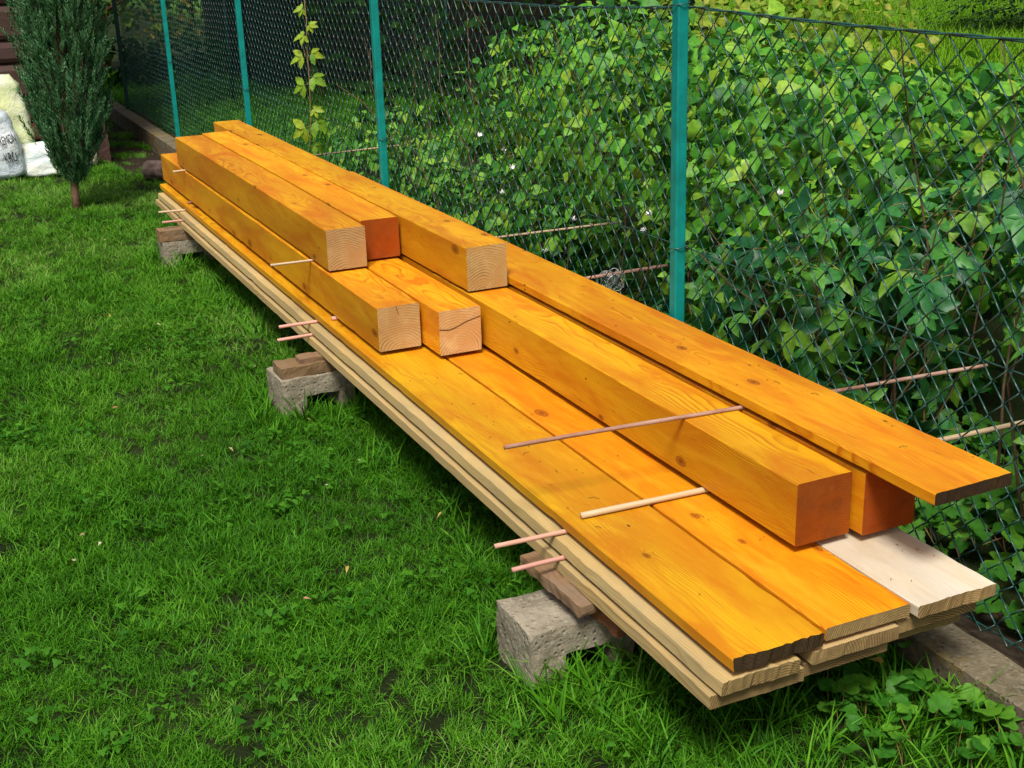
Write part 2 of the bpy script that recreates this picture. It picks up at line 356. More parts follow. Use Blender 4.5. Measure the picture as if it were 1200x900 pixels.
# ------------------------------------------------------------------ ground
def ground_z(x, y):
    z = 0.012 * mnoise.noise((x * .9, y * .9, 0)) + .006 * mnoise.noise((x * 3, y * 3, 4))
    if .05 < x < .75 and y > 5.6:                                    # worn soil strip between shed and kerb
        k = min(1, (y - 5.6) / .8) * min(1, (x - .05) / .2); z -= .07 * k
    if x > .75 and 4 < y: z += .02
    if x > 4: z += .0
    return z
def ground_sheet():
    xs = np.concatenate([np.linspace(-120, -8, 15), np.linspace(-7, -2.2, 13), np.linspace(-2, 1.6, 61), np.linspace(1.7, 8, 22), np.linspace(9, 120, 20)])
    ys = np.concatenate([np.linspace(-60, -5, 12), np.linspace(-4.6, -2.6, 8), np.linspace(-2.5, 9.5, 150), np.linspace(9.8, 16, 20), np.linspace(17, 160, 22)])
    V = [(x, y, ground_z(x, y)) for y in ys for x in xs]; nx = len(xs)
    Fc = [(j * nx + i, j * nx + i + 1, (j + 1) * nx + i + 1, (j + 1) * nx + i) for j in range(len(ys) - 1) for i in range(nx - 1)]
    g = N('earth_under_the_grass'); c = g.obc()
    f = g.noise(c, 1.3, 5, .6); col = g.mix(g.ramp(f, [(.4, 0), (.65, 1)]), (.010, .016, .004), (.020, .030, .007))
    sp = g.new('SeparateXYZ'); g.put(sp.inputs[0], c)
    inx = g.math('MULTIPLY', g.ramp(sp.outputs[0], [(.03, 0), (.14, 1)]), g.math('LESS_THAN', sp.outputs[0], .75))
    iny = g.ramp(g.math('MULTIPLY', g.math('ADD', sp.outputs[1], g.math('MULTIPLY', f, .8)), .1), [(.61, 0), (.68, 1)])
    soil = g.mix(g.noise(c, 30, 4, .7), (.014, .010, .006), (.045, .032, .02))
    col = g.mix(g.math('MULTIPLY', inx, iny), col, soil)
    far = g.ramp(g.math('MULTIPLY', sp.outputs[0], .1), [(.45, 0), (.62, 1)])
    col = g.mix(far, col, (.07, .16, .016))
    g.bump(g.noise(c, 60, 4, .7), .8, .01)
    o = obj('ground', mesh('ground', V, Fc, g.done(col, .95, .1), True)); tag(o, kind='structure')
    return o
ground_sheet()

# concrete kerb boards along the fence
KX0, KX1, KZ = .572, .69, .07
root = empty('concrete_kerb', (.63, 3, 0))
tag(root, 'long low weathered concrete kerb running under the green fence', 'kerb')
edges_y = [-3.1, -.62, 1.85, 4.35, 6.8, 9.27, 10.4]
for a, b in zip(edges_y[:-1], edges_y[1:]):
    L = b - a - .012; nxc, nyc, nzc = 6, int(L / .05), 9
    me = rock_box('kerb_board', [(i, j, k) for i in range(nxc) for j in range(nyc) for k in range(nzc)], ((KX1 - KX0) / nxc, L / nyc, .27 / nzc), M['kerb'], .003, seed=a, round_=.18)
    o = obj('kerb_board', me, root, (KX0 - .63, a + .006 - 3, KZ - .27))

# soil strip beyond the kerb
def strip():
    V = []; Fc = []; n = 60
    for j in range(n + 1):
        y = -3.1 + j * 12.4 / n
        for i in range(5):
            x = .695 + i * .05; V.append((x, y, .045 - .008 * i + .014 * mnoise.noise((x * 14, y * 9, 3))))
    for j in range(n):
        for i in range(4): Fc.append((j * 5 + i, j * 5 + i + 1, (j + 1) * 5 + i + 1, (j + 1) * 5 + i))
    tag(obj('soil_strip', mesh('soil_strip', V, Fc, M['soil'], True)), kind='structure')
strip()

# ------------------------------------------------------------------ chain-link fence
HD, VD = .0725, .076
def chain_bay(a0, a1, z0, z1, wr, sides, seed, axis='y'):
    """woven zigzag strands between a0 and a1 along the fence line; local plane x=0"""
    b = MB(); n = int((a1 - a0) / (HD / 2)); rows = int((z1 - z0) / (VD / 2))
    for i in range(n):
        pts = []
        for j in range(rows + 1):
            q = (i + j) % 2
            y = a0 + (i + (1.05 if q else -.05)) * HD / 2; z = z0 + j * VD / 2
            dy = .009 * mnoise.noise((y * 3 + seed, z * 3, 1.0)) + .0035 * mnoise.noise((y * 17, z * 17, seed))
            dzz = .008 * mnoise.noise((y * 3, z * 3 + seed, 7.0)) + .003 * mnoise.noise((y * 15, z * 15, seed + 2)) - .026 * math.sin(math.pi * (a0 + i * HD / 2 - a0) / (a1 - a0)) * (j / rows)
            xo = (wr * .9 if q else -wr * .9) + .010 * mnoise.noise((y * 1.3, z * 1.3, seed + 3.0))
            pts.append((xo, y + dy, z + dzz) if axis == 'y' else (y + dy, xo, z + dzz))
        pp = []
        for j in range(len(pts) - 1):                                # soften the elbows
            A, B_ = Vector(pts[j]), Vector(pts[j + 1])
            pp += [A.lerp(B_, .07), A.lerp(B_, .93)]
        V, Fc = tube(pp, wr, sides, False); b.add(V, Fc)
    return b

FX = .69; PY = [-3.11, -.615, 1.85, 4.35, 6.8, 9.27]
fence = empty('chain_link_fence', (FX, 3, 0))
tag(fence, 'green chain link fence on teal posts beside the lumber pile', 'fence')
for i, y in enumerate(PY):
    dark = i == len(PY) - 1
    hw, rc = (.0165, .004) if not dark else (.018, .004)
    ring_ = [(sx * (hw - rc) + rc * math.cos(q), sy * (hw - rc) + rc * math.sin(q)) for sx, sy, q0 in ((1, 1, 0), (-1, 1, 90), (-1, -1, 180), (1, -1, 270)) for q in (R(q0), R(q0 + 45), R(q0 + 90))]
    zs_ = (-.3, .3, .9, 1.40); nr = len(ring_)
    V = [(x, y_, z) for z in zs_ for x, y_ in ring_]; Fc = [(j * nr + k, j * nr + (k + 1) % nr, (j + 1) * nr + (k + 1) % nr, (j + 1) * nr + k) for j in range(3) for k in range(nr)] + [tuple(3 * nr + k for k in range(nr))]
    o = obj('post', mesh('post', V, Fc, M['post_dark' if dark else 'post'], False), fence, (0, y - 3, 0)); o.rotation_euler = (R(random.uniform(-.4, .4)), R(random.uniform(-.4, .4)), 0)
    if dark: o['label'] = 'corner post at the far end, shade put into its dark green'
    bm_ = MB(); V, Fc = tube([(0, 0, 1.4), (0, 0, 1.408), (0, 0, 1.414)], [.0235, .0235, .012], 4); bm_.add(V, Fc)
    bm_.build('post_cap', M['post_dark' if dark else 'post'], o, True)
    for zz in (1.325, .675, .09):                                    # wire ties round the post
        T = [(.024 * math.cos(w), .024 * math.sin(w), zz + .001 * k) for k, w in enumerate(np.linspace(0, 2 * math.pi, 13))]
        V, Fc = tube(T, .0015, 5); obj('wire_tie', mesh('wire_tie', V, Fc, M['wire'], True), o)
for i in range(len(PY) - 1):
    b = chain_bay(PY[i] - 3 + .0, PY[i + 1] - 3,   .071, 1.327, (.0019 if i < 2 else .0016 if i < 3 else .0012), 5 if i < 2 else 4, i * 3.7)
    b.build('chain_link_mesh', M['wire'], fence, True, (.026, 0, 0))['kind'] = 'stuff'
def tension(z, sagv, r, name='tension_wire', twist=False):
    for i in range(len(PY) - 1):
        for s in ((0, 1) if twist else (0,)):
            pts = []
            for t in np.linspace(0, 1, 40):
                y = PY[i] + t * (PY[i + 1] - PY[i]) - 3
                w = t * 60 + s * math.pi
                pts.append((.030 + (.003 * math.cos(w) if twist else 0), y, z - sagv * 4 * t * (1 - t) + (.003 * math.sin(w) if twist else 0) + .004 * mnoise.noise((y * 2, z, 0))))
            V, Fc = tube(pts, r, 5); obj(name, mesh(name, V, Fc, M['wire'], True), fence)
tension(1.325, .028, .0022, 'top_wire', True); tension(.675, .012, .0018); tension(.09, .006, .0018, 'bottom_wire')

# second fence run behind, seen far off beyond the corner
f2 = empty('back_fence', (.75, 9.45, 0)); tag(f2, 'dim chain link fence run with thin dark post beyond the corner post', 'fence')
for x in (1.03, 3.4):
    V, Fc = tube([(0, 0, -.2), (0, 0, .6), (0, 0, 1.42)], .016, 12); obj('post', mesh('post', V, Fc, M['post_dark'], True), f2, (x, .1, 0))
b = chain_bay(.02, 3.4, .05, 1.35, .0014, 3, 2.0, 'x'); b.build('chain_link_mesh', M['wire'], f2, False, (0, .12, 0))['kind'] = 'stuff'

# ------------------------------------------------------------------ supports under the pile
def block_mesh(seed):
    cs = (.0168, .017, .0135); cells = []
    for i in range(25):
        for j in range(10):
            for k in range(10):
                leg = i < 5 or 12 <= i < 15 or i >= 20
                if k >= 5 or leg: cells.append((i, j, k))
    return rock_box('concrete_block', cells, cs, M['concrete'], .0032, seed, .16)
blocks = [('rough grey concrete block under the near end of the pile', (-.20, -1.47, 0), 0, 1),
          ('mossy grey concrete block under the middle of the pile', (-.222, .385, 0), .04, 2),
          ('far concrete block under the back end of the pile', (-.176, 2.758, 0), -.03, 3)]
for lab, loc, rz, sdv in blocks:
    o = obj('concrete_block', block_mesh(sdv)); o.location = loc; o.rotation_euler = (0, 0, rz)
    tag(o, lab, 'block', 'concrete blocks carrying the pile')

def scrap(name, a, b, mat, label, seed, rz=0.0, group='scrap wood shims on the blocks'):
    n = [max(3, int((b[i] - a[i]) / .012)) for i in range(3)]
    me = rock_box(name, [(i, j, k) for i in range(n[0]) for j in range(n[1]) for k in range(n[2]) if i in (0, n[0] - 1) or j in (0, n[1] - 1) or k in (0, n[2] - 1)],
                  tuple((b[i] - a[i]) / n[i] for i in range(3)), mat, .0038, seed, .2)
    bm = bmesh.new(); bm.from_mesh(me)                               # drop the inner skin of the shell
    c = [(b[i] - a[i]) / 2 for i in range(3)]
    dead = [f for f in bm.faces if f.normal.dot(f.calc_center_median() - Vector(c)) < 0 and all(abs(f.calc_center_median()[i] - c[i]) < c[i] - .004 for i in range(3))]
    bmesh.ops.delete(bm, geom=dead, context='FACES'); bm.to_mesh(me); bm.free()
    o = obj(name, me); o.location = a; o.rotation_euler = (0, 0, rz)
    tag(o, label, 'wood', group); return o
Z1 = .193                                                            # underside of the lowest planks
scrap('wood_shim', (-.098, -1.50, .165), (-.025, -1.23, .1925), M['scrap'], 'upper brown wood shim beside the plank edge on the near block', 1, 0.03)
scrap('wood_shim', (-.045, -1.565, .135), (.11, -1.20, .165), M['scrap_red'], 'lower reddish wood shim lying on the near concrete block', 2, 0.0)
scrap('timber_offcut', (-.215, .40, .135), (.16, .50, .175), M['scrap'], 'thick weathered timber offcut on the middle concrete block', 3, .03)
scrap('wood_shim', (-.145, .415, .175), (.08, .475, .1925), M['scrap'], 'thin wood shim on top of the middle timber offcut', 4, .02)
scrap('timber_offcut', (-.185, 2.765, .135), (.2, 2.86, .1925), M['scrap'], 'pale weathered timber offcut on the far concrete block', 5, -.02)

# ------------------------------------------------------------------ lumber
T = .027; GAP = .0115
YN = -1.94
zL1 = Z1; zL2 = zL1 + T + GAP; zP = zL2 + T + GAP                   # .195 / .234 / .2725 (top .30)
raw = (M['raw'], M['rawend'], M['rawend'])
for i, (x0, x1, y0, y1) in enumerate([(-.068, .140, -1.938, 3.50), (.146, .345, -1.927, 3.45), (.352, .546, -1.905, 3.5)]):
    o = lumber('raw_plank', x0, x1, y0, y1, zL1, zL1 + T, raw, .004, wane=.005 if i == 0 else .002, seed=20 + i, sag=.0, bev=.0016)
    tag(o, ['pale raw plank in the lowest layer, edge nearest the lawn', 'raw plank in the middle of the lowest layer', 'raw plank in the lowest layer, edge nearest the fence'][i], 'plank', 'raw planks')
for i, (x0, x1, y0, y1) in enumerate([(-.058, .118, -1.952, 3.47), (.150, .355, -1.945, 3.5), (.36, .560, -1.930, 3.42)]):
    o = lumber('raw_plank', x0, x1, y0, y1, zL2, zL2 + T, raw,   .014 if i == 0 else .006, wane=.012 if i == 0 else 0, seed=30 + i, sag=.005, bev=.0016)
    tag(o, ['raw plank with waney bark edge in the second layer, lawn side', 'raw plank in the middle of the second layer', 'raw plank in the second layer, fence side'][i], 'plank', 'raw planks')
sm = (M['stain'], M['rawend'], M['stain'])
o = lumber('stained_plank', -.030, .1715, -1.95, 3.52, zP, zP + T, (M['stain'], M['dirtyend'], M['stain']), .017, seed=41, sag=.005); tag(o, 'orange stained plank with splintered dark end, lawn side of the pile', 'plank')
o = lumber('stained_plank', .1805, .3825, -1.94, 3.5, zP, zP + T, (M['stain_b'], M['rawend'], M['stain_b']), .003, seed=42, sag=.005); tag(o, 'orange stained plank in the middle between bright and pale planks', 'plank')
o = lumber('pale_plank', .3865, .583, -1.955, 3.5, zP, zP + T, (M['raw_pale'], M['rawend'], M['rawend']), .009, seed=43, sag=.005); tag(o, 'unstained pale white plank under the beams, fence side', 'plank')
S = .14; zA = zP + T + .0145; zE = zA + S + .0095
be = (M['stain'], M['end'], M['stain']); bd = (M['stain'], M['stain_deep'], M['stain'])
beams = [('stained_beam', 0.0, 0.0, 3.565, zA, be, 'lower orange beam nearest the lawn with raw sawn end', 51),
         ('stained_beam', .150, -.130, 3.55, zA, be, 'lower orange beam with cracked raw end, second from the lawn', 52),
         ('stained_beam', .308, -1.676, 3.50, zA, bd, 'longest orange beam with red stained end running to the near end', 53),
         ('stained_beam', .4595, -1.70, 3.50, zA, bd, 'red ended orange beam beneath the top plank by the fence', 54),
         ('stained_beam', .002, .496, 3.082, zE, be, 'upper orange beam on the lawn side of the stack', 55),
         ('stained_beam', .153, .58, 3.14, zE, bd, 'upper middle orange beam with red stained end set back', 56),
         ('stained_beam', .306, .0075, 3.564, zE, be, 'upper orange beam nearest the fence with raw sawn end', 57)]
for nm, x, y0, y1, z, mats, lab, sdv in beams:
    o = lumber(nm, x, x + S, y0, y1, z, z + S, mats, .0012, seed=sdv, bev=.0028, nx=8, bow=(random.uniform(-.0045, .0045), random.uniform(0, .002)))
    tag(o, lab, 'beam')
    CR_ = {52: [[(.002, .083), (.03, .078), (.055, .083), (.09, .097), (.138, .108)]], 51: [[(.062, .139), (.066, .124), (.07, .112)]]}
    for pr in CR_.get(sdv, []):                                      # shrinkage cracks in the end grain, drawn as thin dark strips
        b = MB(); hw_ = .0007 if sdv == 52 else .0004
        for (xa, za), (xb, zb) in zip(pr[:-1], pr[1:]):
            b.add([(xa - hw_, -.0016, za - hw_), (xb - hw_, -.0016, zb - hw_), (xb + hw_, -.0016, zb + hw_), (xa + hw_, -.0016, za + hw_), (xa - hw_, .001, za - hw_), (xb - hw_, .001, zb - hw_), (xb + hw_, .001, zb + hw_), (xa + hw_, .001, za + hw_)],
                  [(0, 1, 2, 3), (0, 4, 5, 1), (3, 2, 6, 7), (0, 3, 7, 4), (1, 5, 6, 2)])
        c = b.build('crack', plain('dark_crack', (.02, .012, .006), .95, .05), o); c.location = (-S / 2, -(y1 - y0) / 2, 0)
o = lumber('top_plank', .454, .657, -1.90, 2.2, zA + S + .011, zA + S + .011 + .027, (M['stain'], M['dirtyend'], M['stain']), .005, seed=61, sag=.0, skew=.03); tag(o, 'orange stained plank on top by the fence, overhanging with dark end', 'plank')

# ------------------------------------------------------------------ spacer sticks (across the pile)
def stick(x0, y0, x1, y1, z, r, mat, label, seed, z1=None):
    n = 26; pts = []; rr = []
    for i in range(n + 1):
        t = i / n
        pts.append((x0 + t * (x1 - x0), y0 + t * (y1 - y0) + .005 * mnoise.noise((t * 3, seed, 0)), z + ((z1 - z) * t if z1 is not None else 0)))
        rr.append(r * (1 + .10 * mnoise.noise((t * 9, seed, 3)) - .02))
    loc = Vector(pts[n // 2]); V, Fc = tube([Vector(p) - loc for p in pts], rr, 10)
    # run the grain along the stick: build it along local Y and turn the object
    V = [Vector((v.y, -v.x, v.z)) for v in V]
    o = obj('spacer_stick', mesh('spacer_stick', V, Fc, mat, True), None, loc); o.rotation_euler = (0, 0, R(90))
    tag(o, label, 'stick', 'spacer sticks'); return o
zb = zA + S; zs3 = zP - GAP / 2; zs4 = zL2 - GAP / 2; rg_ = GAP / 2 - .0001
stick(-.133, -1.222, 1.165, -1.315, zb + .0055, .0052, M['stick_two'], 'long thin brown stick across the beams under the top plank', 1)
stick(.002, -1.322, 1.30, -1.37, zA - .00725, .0072, M['stick'], 'thick light dowel between stained planks and long beam, near end', 2)
stick(-.196, -1.295, .62, -1.33, zs3, rg_, M['stick_pink'], 'pink stick under the stained planks at the near end', 4)
stick(-.179, -1.345, .60, -1.36, zs4, rg_, M['stick_pink'], 'pink stick between the raw planks at the near end', 5)
stick(-.144, .702, 1.233, .668, zE - .0047, .0047, M['stick'], 'pale stick between lower and upper beams, middle of the pile', 6)
stick(-.162, .588, .62, .585, zs3, rg_, M['stick_pink'], 'pink stick under the stained planks at the middle block', 7)
stick(-.178, .562, .60, .60, zs4, rg_, M['stick_pink'], 'pink stick between the raw planks at the middle block', 8)
stick(-.155, 2.888, .62, 2.80, zs3, rg_, M['stick'], 'grey stick under the stained planks at the far block', 9)
stick(-.155, 2.817, .60, 2.76, zs4, rg_, M['stick_pink'], 'reddish stick between the raw planks at the far block', 10)
stick(-.059, 2.905, 1.25, 3.06, zE - .0047, .0047, M['stick'], 'thin stick between lower and upper beams at the far end', 11)
stick(-.014, 2.843, .66, 2.82, zA - .00725, .0072, M['stick_brown'], 'brown stick under the lower beams at the far end', 12)
stick(-.01, .46, 1.348, .502, zA - .00725, .0072, M['stick_pink'], 'pink stick under the lower beams poking through the fence', 13)

# wire tangle hanging on one stick by the fence
b = MB(); pts = []
for t in np.linspace(0, 1, 220):
    w = t * 60; pts.append((1.10 + .035 * math.cos(w) + .03 * mnoise.noise((t * 9, 1, 0)), .487 + .03 * math.sin(w * .83) + .01 * t, zA - .02 + .03 * math.sin(w * 1.31) - .02 * t))
V, Fc = tube(pts, .0014, 4); b.add(V, Fc)
tag(b.build('wire_tangle', plain('grey_wire', (.45, .44, .42), .4, .5, metal=.4)), 'small tangle of grey wire looped on a stick beyond the fence', 'wire')

# ------------------------------------------------------------------ leaves
def leaf(l, w, fold=.25, curl=.25, seg=4, tip=1.3, base=.55):
    """one blade: along +Y from the stalk, face up +Z, bowed either side of the midrib and curling to a point"""
    V = []; Fc = []; us = (-1, -.55, 0, .55, 1) if seg > 4 else (-1, 0, 1); nu = len(us); wv = random.uniform(-.25, .25)
    for i in range(seg + 1):
        t = i / seg
        h = w / 2 * (math.sin(math.pi * min(1, t ** base)) ** .85 if 0 < t < 1 else 0) * (1 - .45 * t ** 2)
        y = l * t; z = -curl * l * t * t
        if i == 0 or i == seg: V.append((wv * .1 * l * t, y, z))
        else: V += [(u * h + wv * .1 * l * t, y - .08 * l * abs(u) * (1 - t), z + h * (fold * abs(u) ** .8 - .22 * u * u + wv * u * math.sin(t * 5))) for u in us]
    idx = [[0]] + [[1 + nu * k + q for q in range(nu)] for k in range(seg - 1)] + [[len(V) - 1]]
    for a, b in zip(idx[:-1], idx[1:]):
        if len(a) == 1: Fc += [(a[0], b[q + 1], b[q]) for q in range(nu - 1)]
        elif len(b) == 1: Fc += [(a[q], a[q + 1], b[0]) for q in range(nu - 1)]
        else: Fc += [(a[q], a[q + 1], b[q + 1], b[q]) for q in range(nu - 1)]
    return np.array(V), Fc

def toothed(l, w, fold=.22, curl=.25, seg=7):
    """leaflet with toothed margin (two points per side step)"""
    V = [(0, 0, 0)]; rows = []
    for i in range(1, seg):
        t = i / seg; h = w / 2 * math.sin(math.pi * t ** .75) ** .85 * (1 - .15 * t)
        h *= 1.0 + (.10 if i % 2 else -.06)
        z = -curl * l * t * t; y = l * t
        rows.append(len(V)); V += [(-h, y + .03 * l, z + h * fold), (0, y, z), (h, y + .03 * l, z + h * fold)]
    V.append((0, l, -curl * l)); e = len(V) - 1; Fc = []
    r0 = rows[0]; Fc += [(0, r0 + 1, r0), (0, r0 + 2, r0 + 1)]
    for a, b in zip(rows[:-1], rows[1:]): Fc += [(a, a + 1, b + 1, b), (a + 1, a + 2, b + 2, b + 1)]
    a = rows[-1]; Fc += [(a, a + 1, e), (a + 1, a + 2, e)]
    return np.array(V), Fc

def xf(V, M3, t=(0, 0, 0)): return np.asarray(V) @ np.asarray(M3).T + np.asarray(t)
def rot(ax, a): return np.array(Matrix.Rotation(a, 3, ax))

def palmate(l, n=5, stalk=.06, seed=0):
    """creeper leaf: n toothed leaflets spread from the end of a stalk"""
    rg = random.Random(seed); b = MB()
    V, Fc = tube([(0, 0, -.012), (0, stalk * .5, 0), (0, stalk, .002)], .0012, 3, False); b.add(V, Fc, 1)
    for k in range(n):
        a = (k - (n - 1) / 2) * R(52 if n == 5 else 62); sc = l * (1.0 - .13 * abs(k - (n - 1) / 2)) * rg.uniform(.9, 1.08)
        V, Fc = toothed(sc, sc * .5, rg.uniform(.15, .4), rg.uniform(.1, .4))
        V = xf(V, rot('Z', -a) @ rot('X', R(rg.uniform(-25, 10))) @ rot('Y', R(rg.uniform(-15, 15))), (0, stalk, .002))
        b.add(V, Fc, 0, rg.uniform(0, .12))
    return b

def lobed(l, seed=0):
    """round scalloped leaf on a stalk, ground-ivy fashion"""
    rg = random.Random(seed); b = MB(); n = 29
    V = [(0, 0, 0)]; rim = []; ph = rg.random() * 6
    for k in range(n):
        a = R(-90 + 22) + R(316) * k / (n - 1); r_ = l * .5 * (.90 + .16 * abs(math.sin(k * math.pi / 4)) ** .7) * (1 + .06 * math.sin(a * 2 + ph))
        V.append((r_ * math.cos(a), l * .12 + r_ * math.sin(a), .14 * r_ + .07 * l * math.sin(a * 3 + ph))); rim.append(k + 1)
    Fc = [(0, a, a + 1) for a in rim[:-1]]
    b.add(V, Fc, 0, rg.uniform(0, .2))
    V, Fc = tube([(0, 0, 0), (0, -.01, -.03), (.004, -.02, -.07)], .0013, 3, False); b.add(V, Fc, 1)
    return b

def frame(n, droop=.6):
    """rotation matrix: local Z -> n, local Y -> a random tangent drooping down"""
    n = n / np.linalg.norm(n)
    t = rng.normal(size=3); t[2] -= droop; t -= n * t.dot(n); t /= np.linalg.norm(t)
    return np.stack([np.cross(t, n), t, n], 1)

class Foliage:
    """collects placed leaves; the nearest become parts, the rest one mass"""
    def __init__(s, variants, mats): s.var = variants; s.mats = mats; s.items = []
    def put(s, pos, nrm, scale=1.0, droop=.6): s.items.append((np.array(pos, float), frame(np.array(nrm, float), droop), scale, int(rng.integers(len(s.var))), float(rng.random())))
    def build(s, parent, n_parts, part='leaf', mass='foliage', face=True):
        pl = np.array(parent.location); cam_ = np.array(CAM)
        s.items.sort(key=lambda it: np.linalg.norm(it[0] - cam_))
        pm = [mesh(part, v.V, v.F, s.mats, True, v.m, v.var) for v in s.var] if n_parts else []
        for pos, Rm, sc, k, rv in s.items[:n_parts]:
            o = bpy.data.objects.new(part, pm[k]); mt = Matrix(Rm.tolist()).to_4x4() @ Matrix.Scale(sc, 4); mt.translation = Vector(pos - pl)
            o.matrix_local = mt; link(o, parent); o.matrix_basis = mt
        rest = s.items[n_parts:]
        if rest:
            Vs = []; Fs = []; ms = []; vr = []; off = 0
            arr = [(np.array(v.V), v.F, v.m, np.array(v.var)) for v in s.var]
            for pos, Rm, sc, k, rv in rest:
                V, Fc, mm, va = arr[k]
                Vs.append((V * sc) @ Rm.T + (pos - pl)); Fs += [tuple(i + off for i in f) for f in Fc]; ms += mm; vr.append((va + rv) % 1.0); off += len(V)
            o = obj(mass, mesh(mass, np.concatenate(Vs), Fs, s.mats, True, ms, np.concatenate(vr)), parent); o['kind'] = 'stuff'

def simple_variants(l, w, n=4, heart=True):
    out = []
    for i in range(n):
        b = MB(); V, Fc = leaf(l * random.uniform(.8, 1.15), w * random.uniform(.85, 1.15), random.uniform(.1, .45), random.uniform(.05, .4), 6, 1.3, .6 if heart else .8)
        b.add(V, Fc); out.append(b)
    return out

def stems(parent, starts, name='stem', mat='stem', r0_=.004, n=8, reach=.5, up=.9):
    for (x, y, h) in starts:
        r = r0_ * random.uniform(.6, 1.3); pts = [Vector((x, y, -.02))]; d = Vector((random.uniform(-.3, .3), random.uniform(-.4, .4), 1)).normalized()
        for i in range(n):
            d = (d + Vector((random.uniform(-.35, .35), random.uniform(-.35, .35), random.uniform(-.15, .25)))).normalized(); pts.append(pts[-1] + d * (h / n))
        V, Fc = tube([p - parent.location for p in pts], np.linspace(r, r * .4, len(pts)).tolist(), 5)
        obj(name, mesh(name, V, Fc, M[mat], True), parent)

def mounds(fol, ms, density, inner=.55, scale=(.8, 1.2), xmin=.76, up=.35, toward=None, droop=.7):
    """scatter leaves through the outer part of a union of ellipsoid mounds"""
    ms = np.array(ms, float)
    for mm in ms:
        c, r_ = mm[:3], mm[3:6]
        area = 4 * math.pi * ((r_[0] * r_[1]) ** 1.6 / 3 + (r_[0] * r_[2]) ** 1.6 / 3 + (r_[1] * r_[2]) ** 1.6 / 3) ** (1 / 1.6)
        for _ in range(int(area * density)):
            d = rng.normal(size=3); d /= np.linalg.norm(d)
            k = inner + (1.06 - inner) * rng.random() ** .38
            k *= 1 + .16 * mnoise.noise((c[0] + d[0] * 2.2, c[1] + d[1] * 2.2, d[2] * 2.2))
            p = c + d * r_ * k
            if (p[0] < 1.28 and -1.62 < p[1] < -1.08 and .2 < p[2] < .6) or (p[0] < 1.36 and .2 < p[1] < .78 and .22 < p[2] < .58): continue      # trodden back where the sticks poke through
            cl = mnoise.noise(p * 2.6) + .45 * mnoise.noise(p * 7.0)
            if k > .55 and cl < .0: continue
            p = p + d * .11 * cl
            if p[2] < .03 or p[0] < xmin: continue
            if any(((p - q[:3]) / (q[3:6] * inner * .95)).dot((p - q[:3]) / (q[3:6] * inner * .95)) < 1 for q in ms if q is not mm): continue
            nrm = d / r_; nrm /= np.linalg.norm(nrm); nrm = nrm + np.array([-.35, -.35, up]) + rng.normal(size=3) * .6
            fol.put(p, nrm, rng.uniform(*scale), droop)

# Virginia creeper close behind the fence, near end
cr = empty('creeper', (1.3, -.9, 0)); tag(cr, 'broad creeper with big five-part leaves behind the fence, near right', 'vine')
fo = Foliage([palmate(.10, 5, .06, i) for i in range(5)] + [palmate(.09, 3, .05, 9)], [M['creeper'], M['greenstem']])
mounds(fo, [(1.40, -1.10, .48, .50, .75, .42), (1.80, -1.05, .45, .6, .8, .42), (1.35, -1.95, .52, .38, .55, .36), (1.15, -.5, .30, .33, .5, .33)], 150, .42, (.5, 1.2), .84, droop=1.4)
fo.build(cr, 300)
stems(cr, [(1.0 + random.random() * .5, -1.9 + random.random() * 1.6, random.uniform(.7, 1.4)) for _ in range(30)])

# leafy thicket in the middle bay
th = empty('bindweed_thicket', (1.4, 1.2, 0)); tag(th, 'dense light green thicket with small white flowers behind the middle bay', 'shrub')
fo = Foliage(simple_variants(.060, .040, 7), [M['bind']])
mounds(fo, [(1.45, .15, .60, .48, .58, .60), (1.5, 1.05, .62, .52, .52, .64), (1.75, 1.95, .55, .6, .55, .60), (1.45, 2.75, .34, .42, .5, .40), (1.2, .75, .3, .33, .9, .3), (1.25, 1.7, .25, .33, .8, .28), (1.7, -.35, .55, .55, .55, .55)], 860, .42, (.45, 1.4))
fo.build(th, 300)
stems(th, [(1.05 + random.random() * .7, random.uniform(-.2, 3.0), random.uniform(.8, 1.5)) for _ in range(46)])
pet = MB()
for k in range(6):
    V, Fc = leaf(.017, .013, .1, -.3, 3); pet.add(xf(V, rot('Z', k * math.pi / 3) @ rot('X', R(35))), Fc)
pm = mesh('flower', pet.V, pet.F, M['petal'], True)
for (x, y, z) in [(1.03, 1.55, .70), (1.05, 1.35, .66), (1.0, 1.15, .62), (1.0, 1.25, .50), (1.0, .05, .62), (1.02, .12, .55), (1.0, -.65, .80), (1.0, .62, .5), (1.0, .85, .33)]:
    o = obj('flower', pm, th, (x - 1.4, y - 1.2, z)); o.rotation_euler = (R(random.uniform(20, 60)), R(-30), random.random() * 6); o.scale = (1.2, 1.2, 1.2)

# low growth further along the fence
lo = empty('low_shrub', (1.5, 3.9, 0)); tag(lo, 'low loose shrub behind the second teal post', 'shrub')
fo = Foliage(simple_variants(.055, .045, 4), [M['bind']])
mounds(fo, [(1.35, 3.5, .28, .4, .6, .32), (1.5, 4.3, .15, .4, .5, .2)], 330, .4, (.7, 1.2))
fo.build(lo, 120)

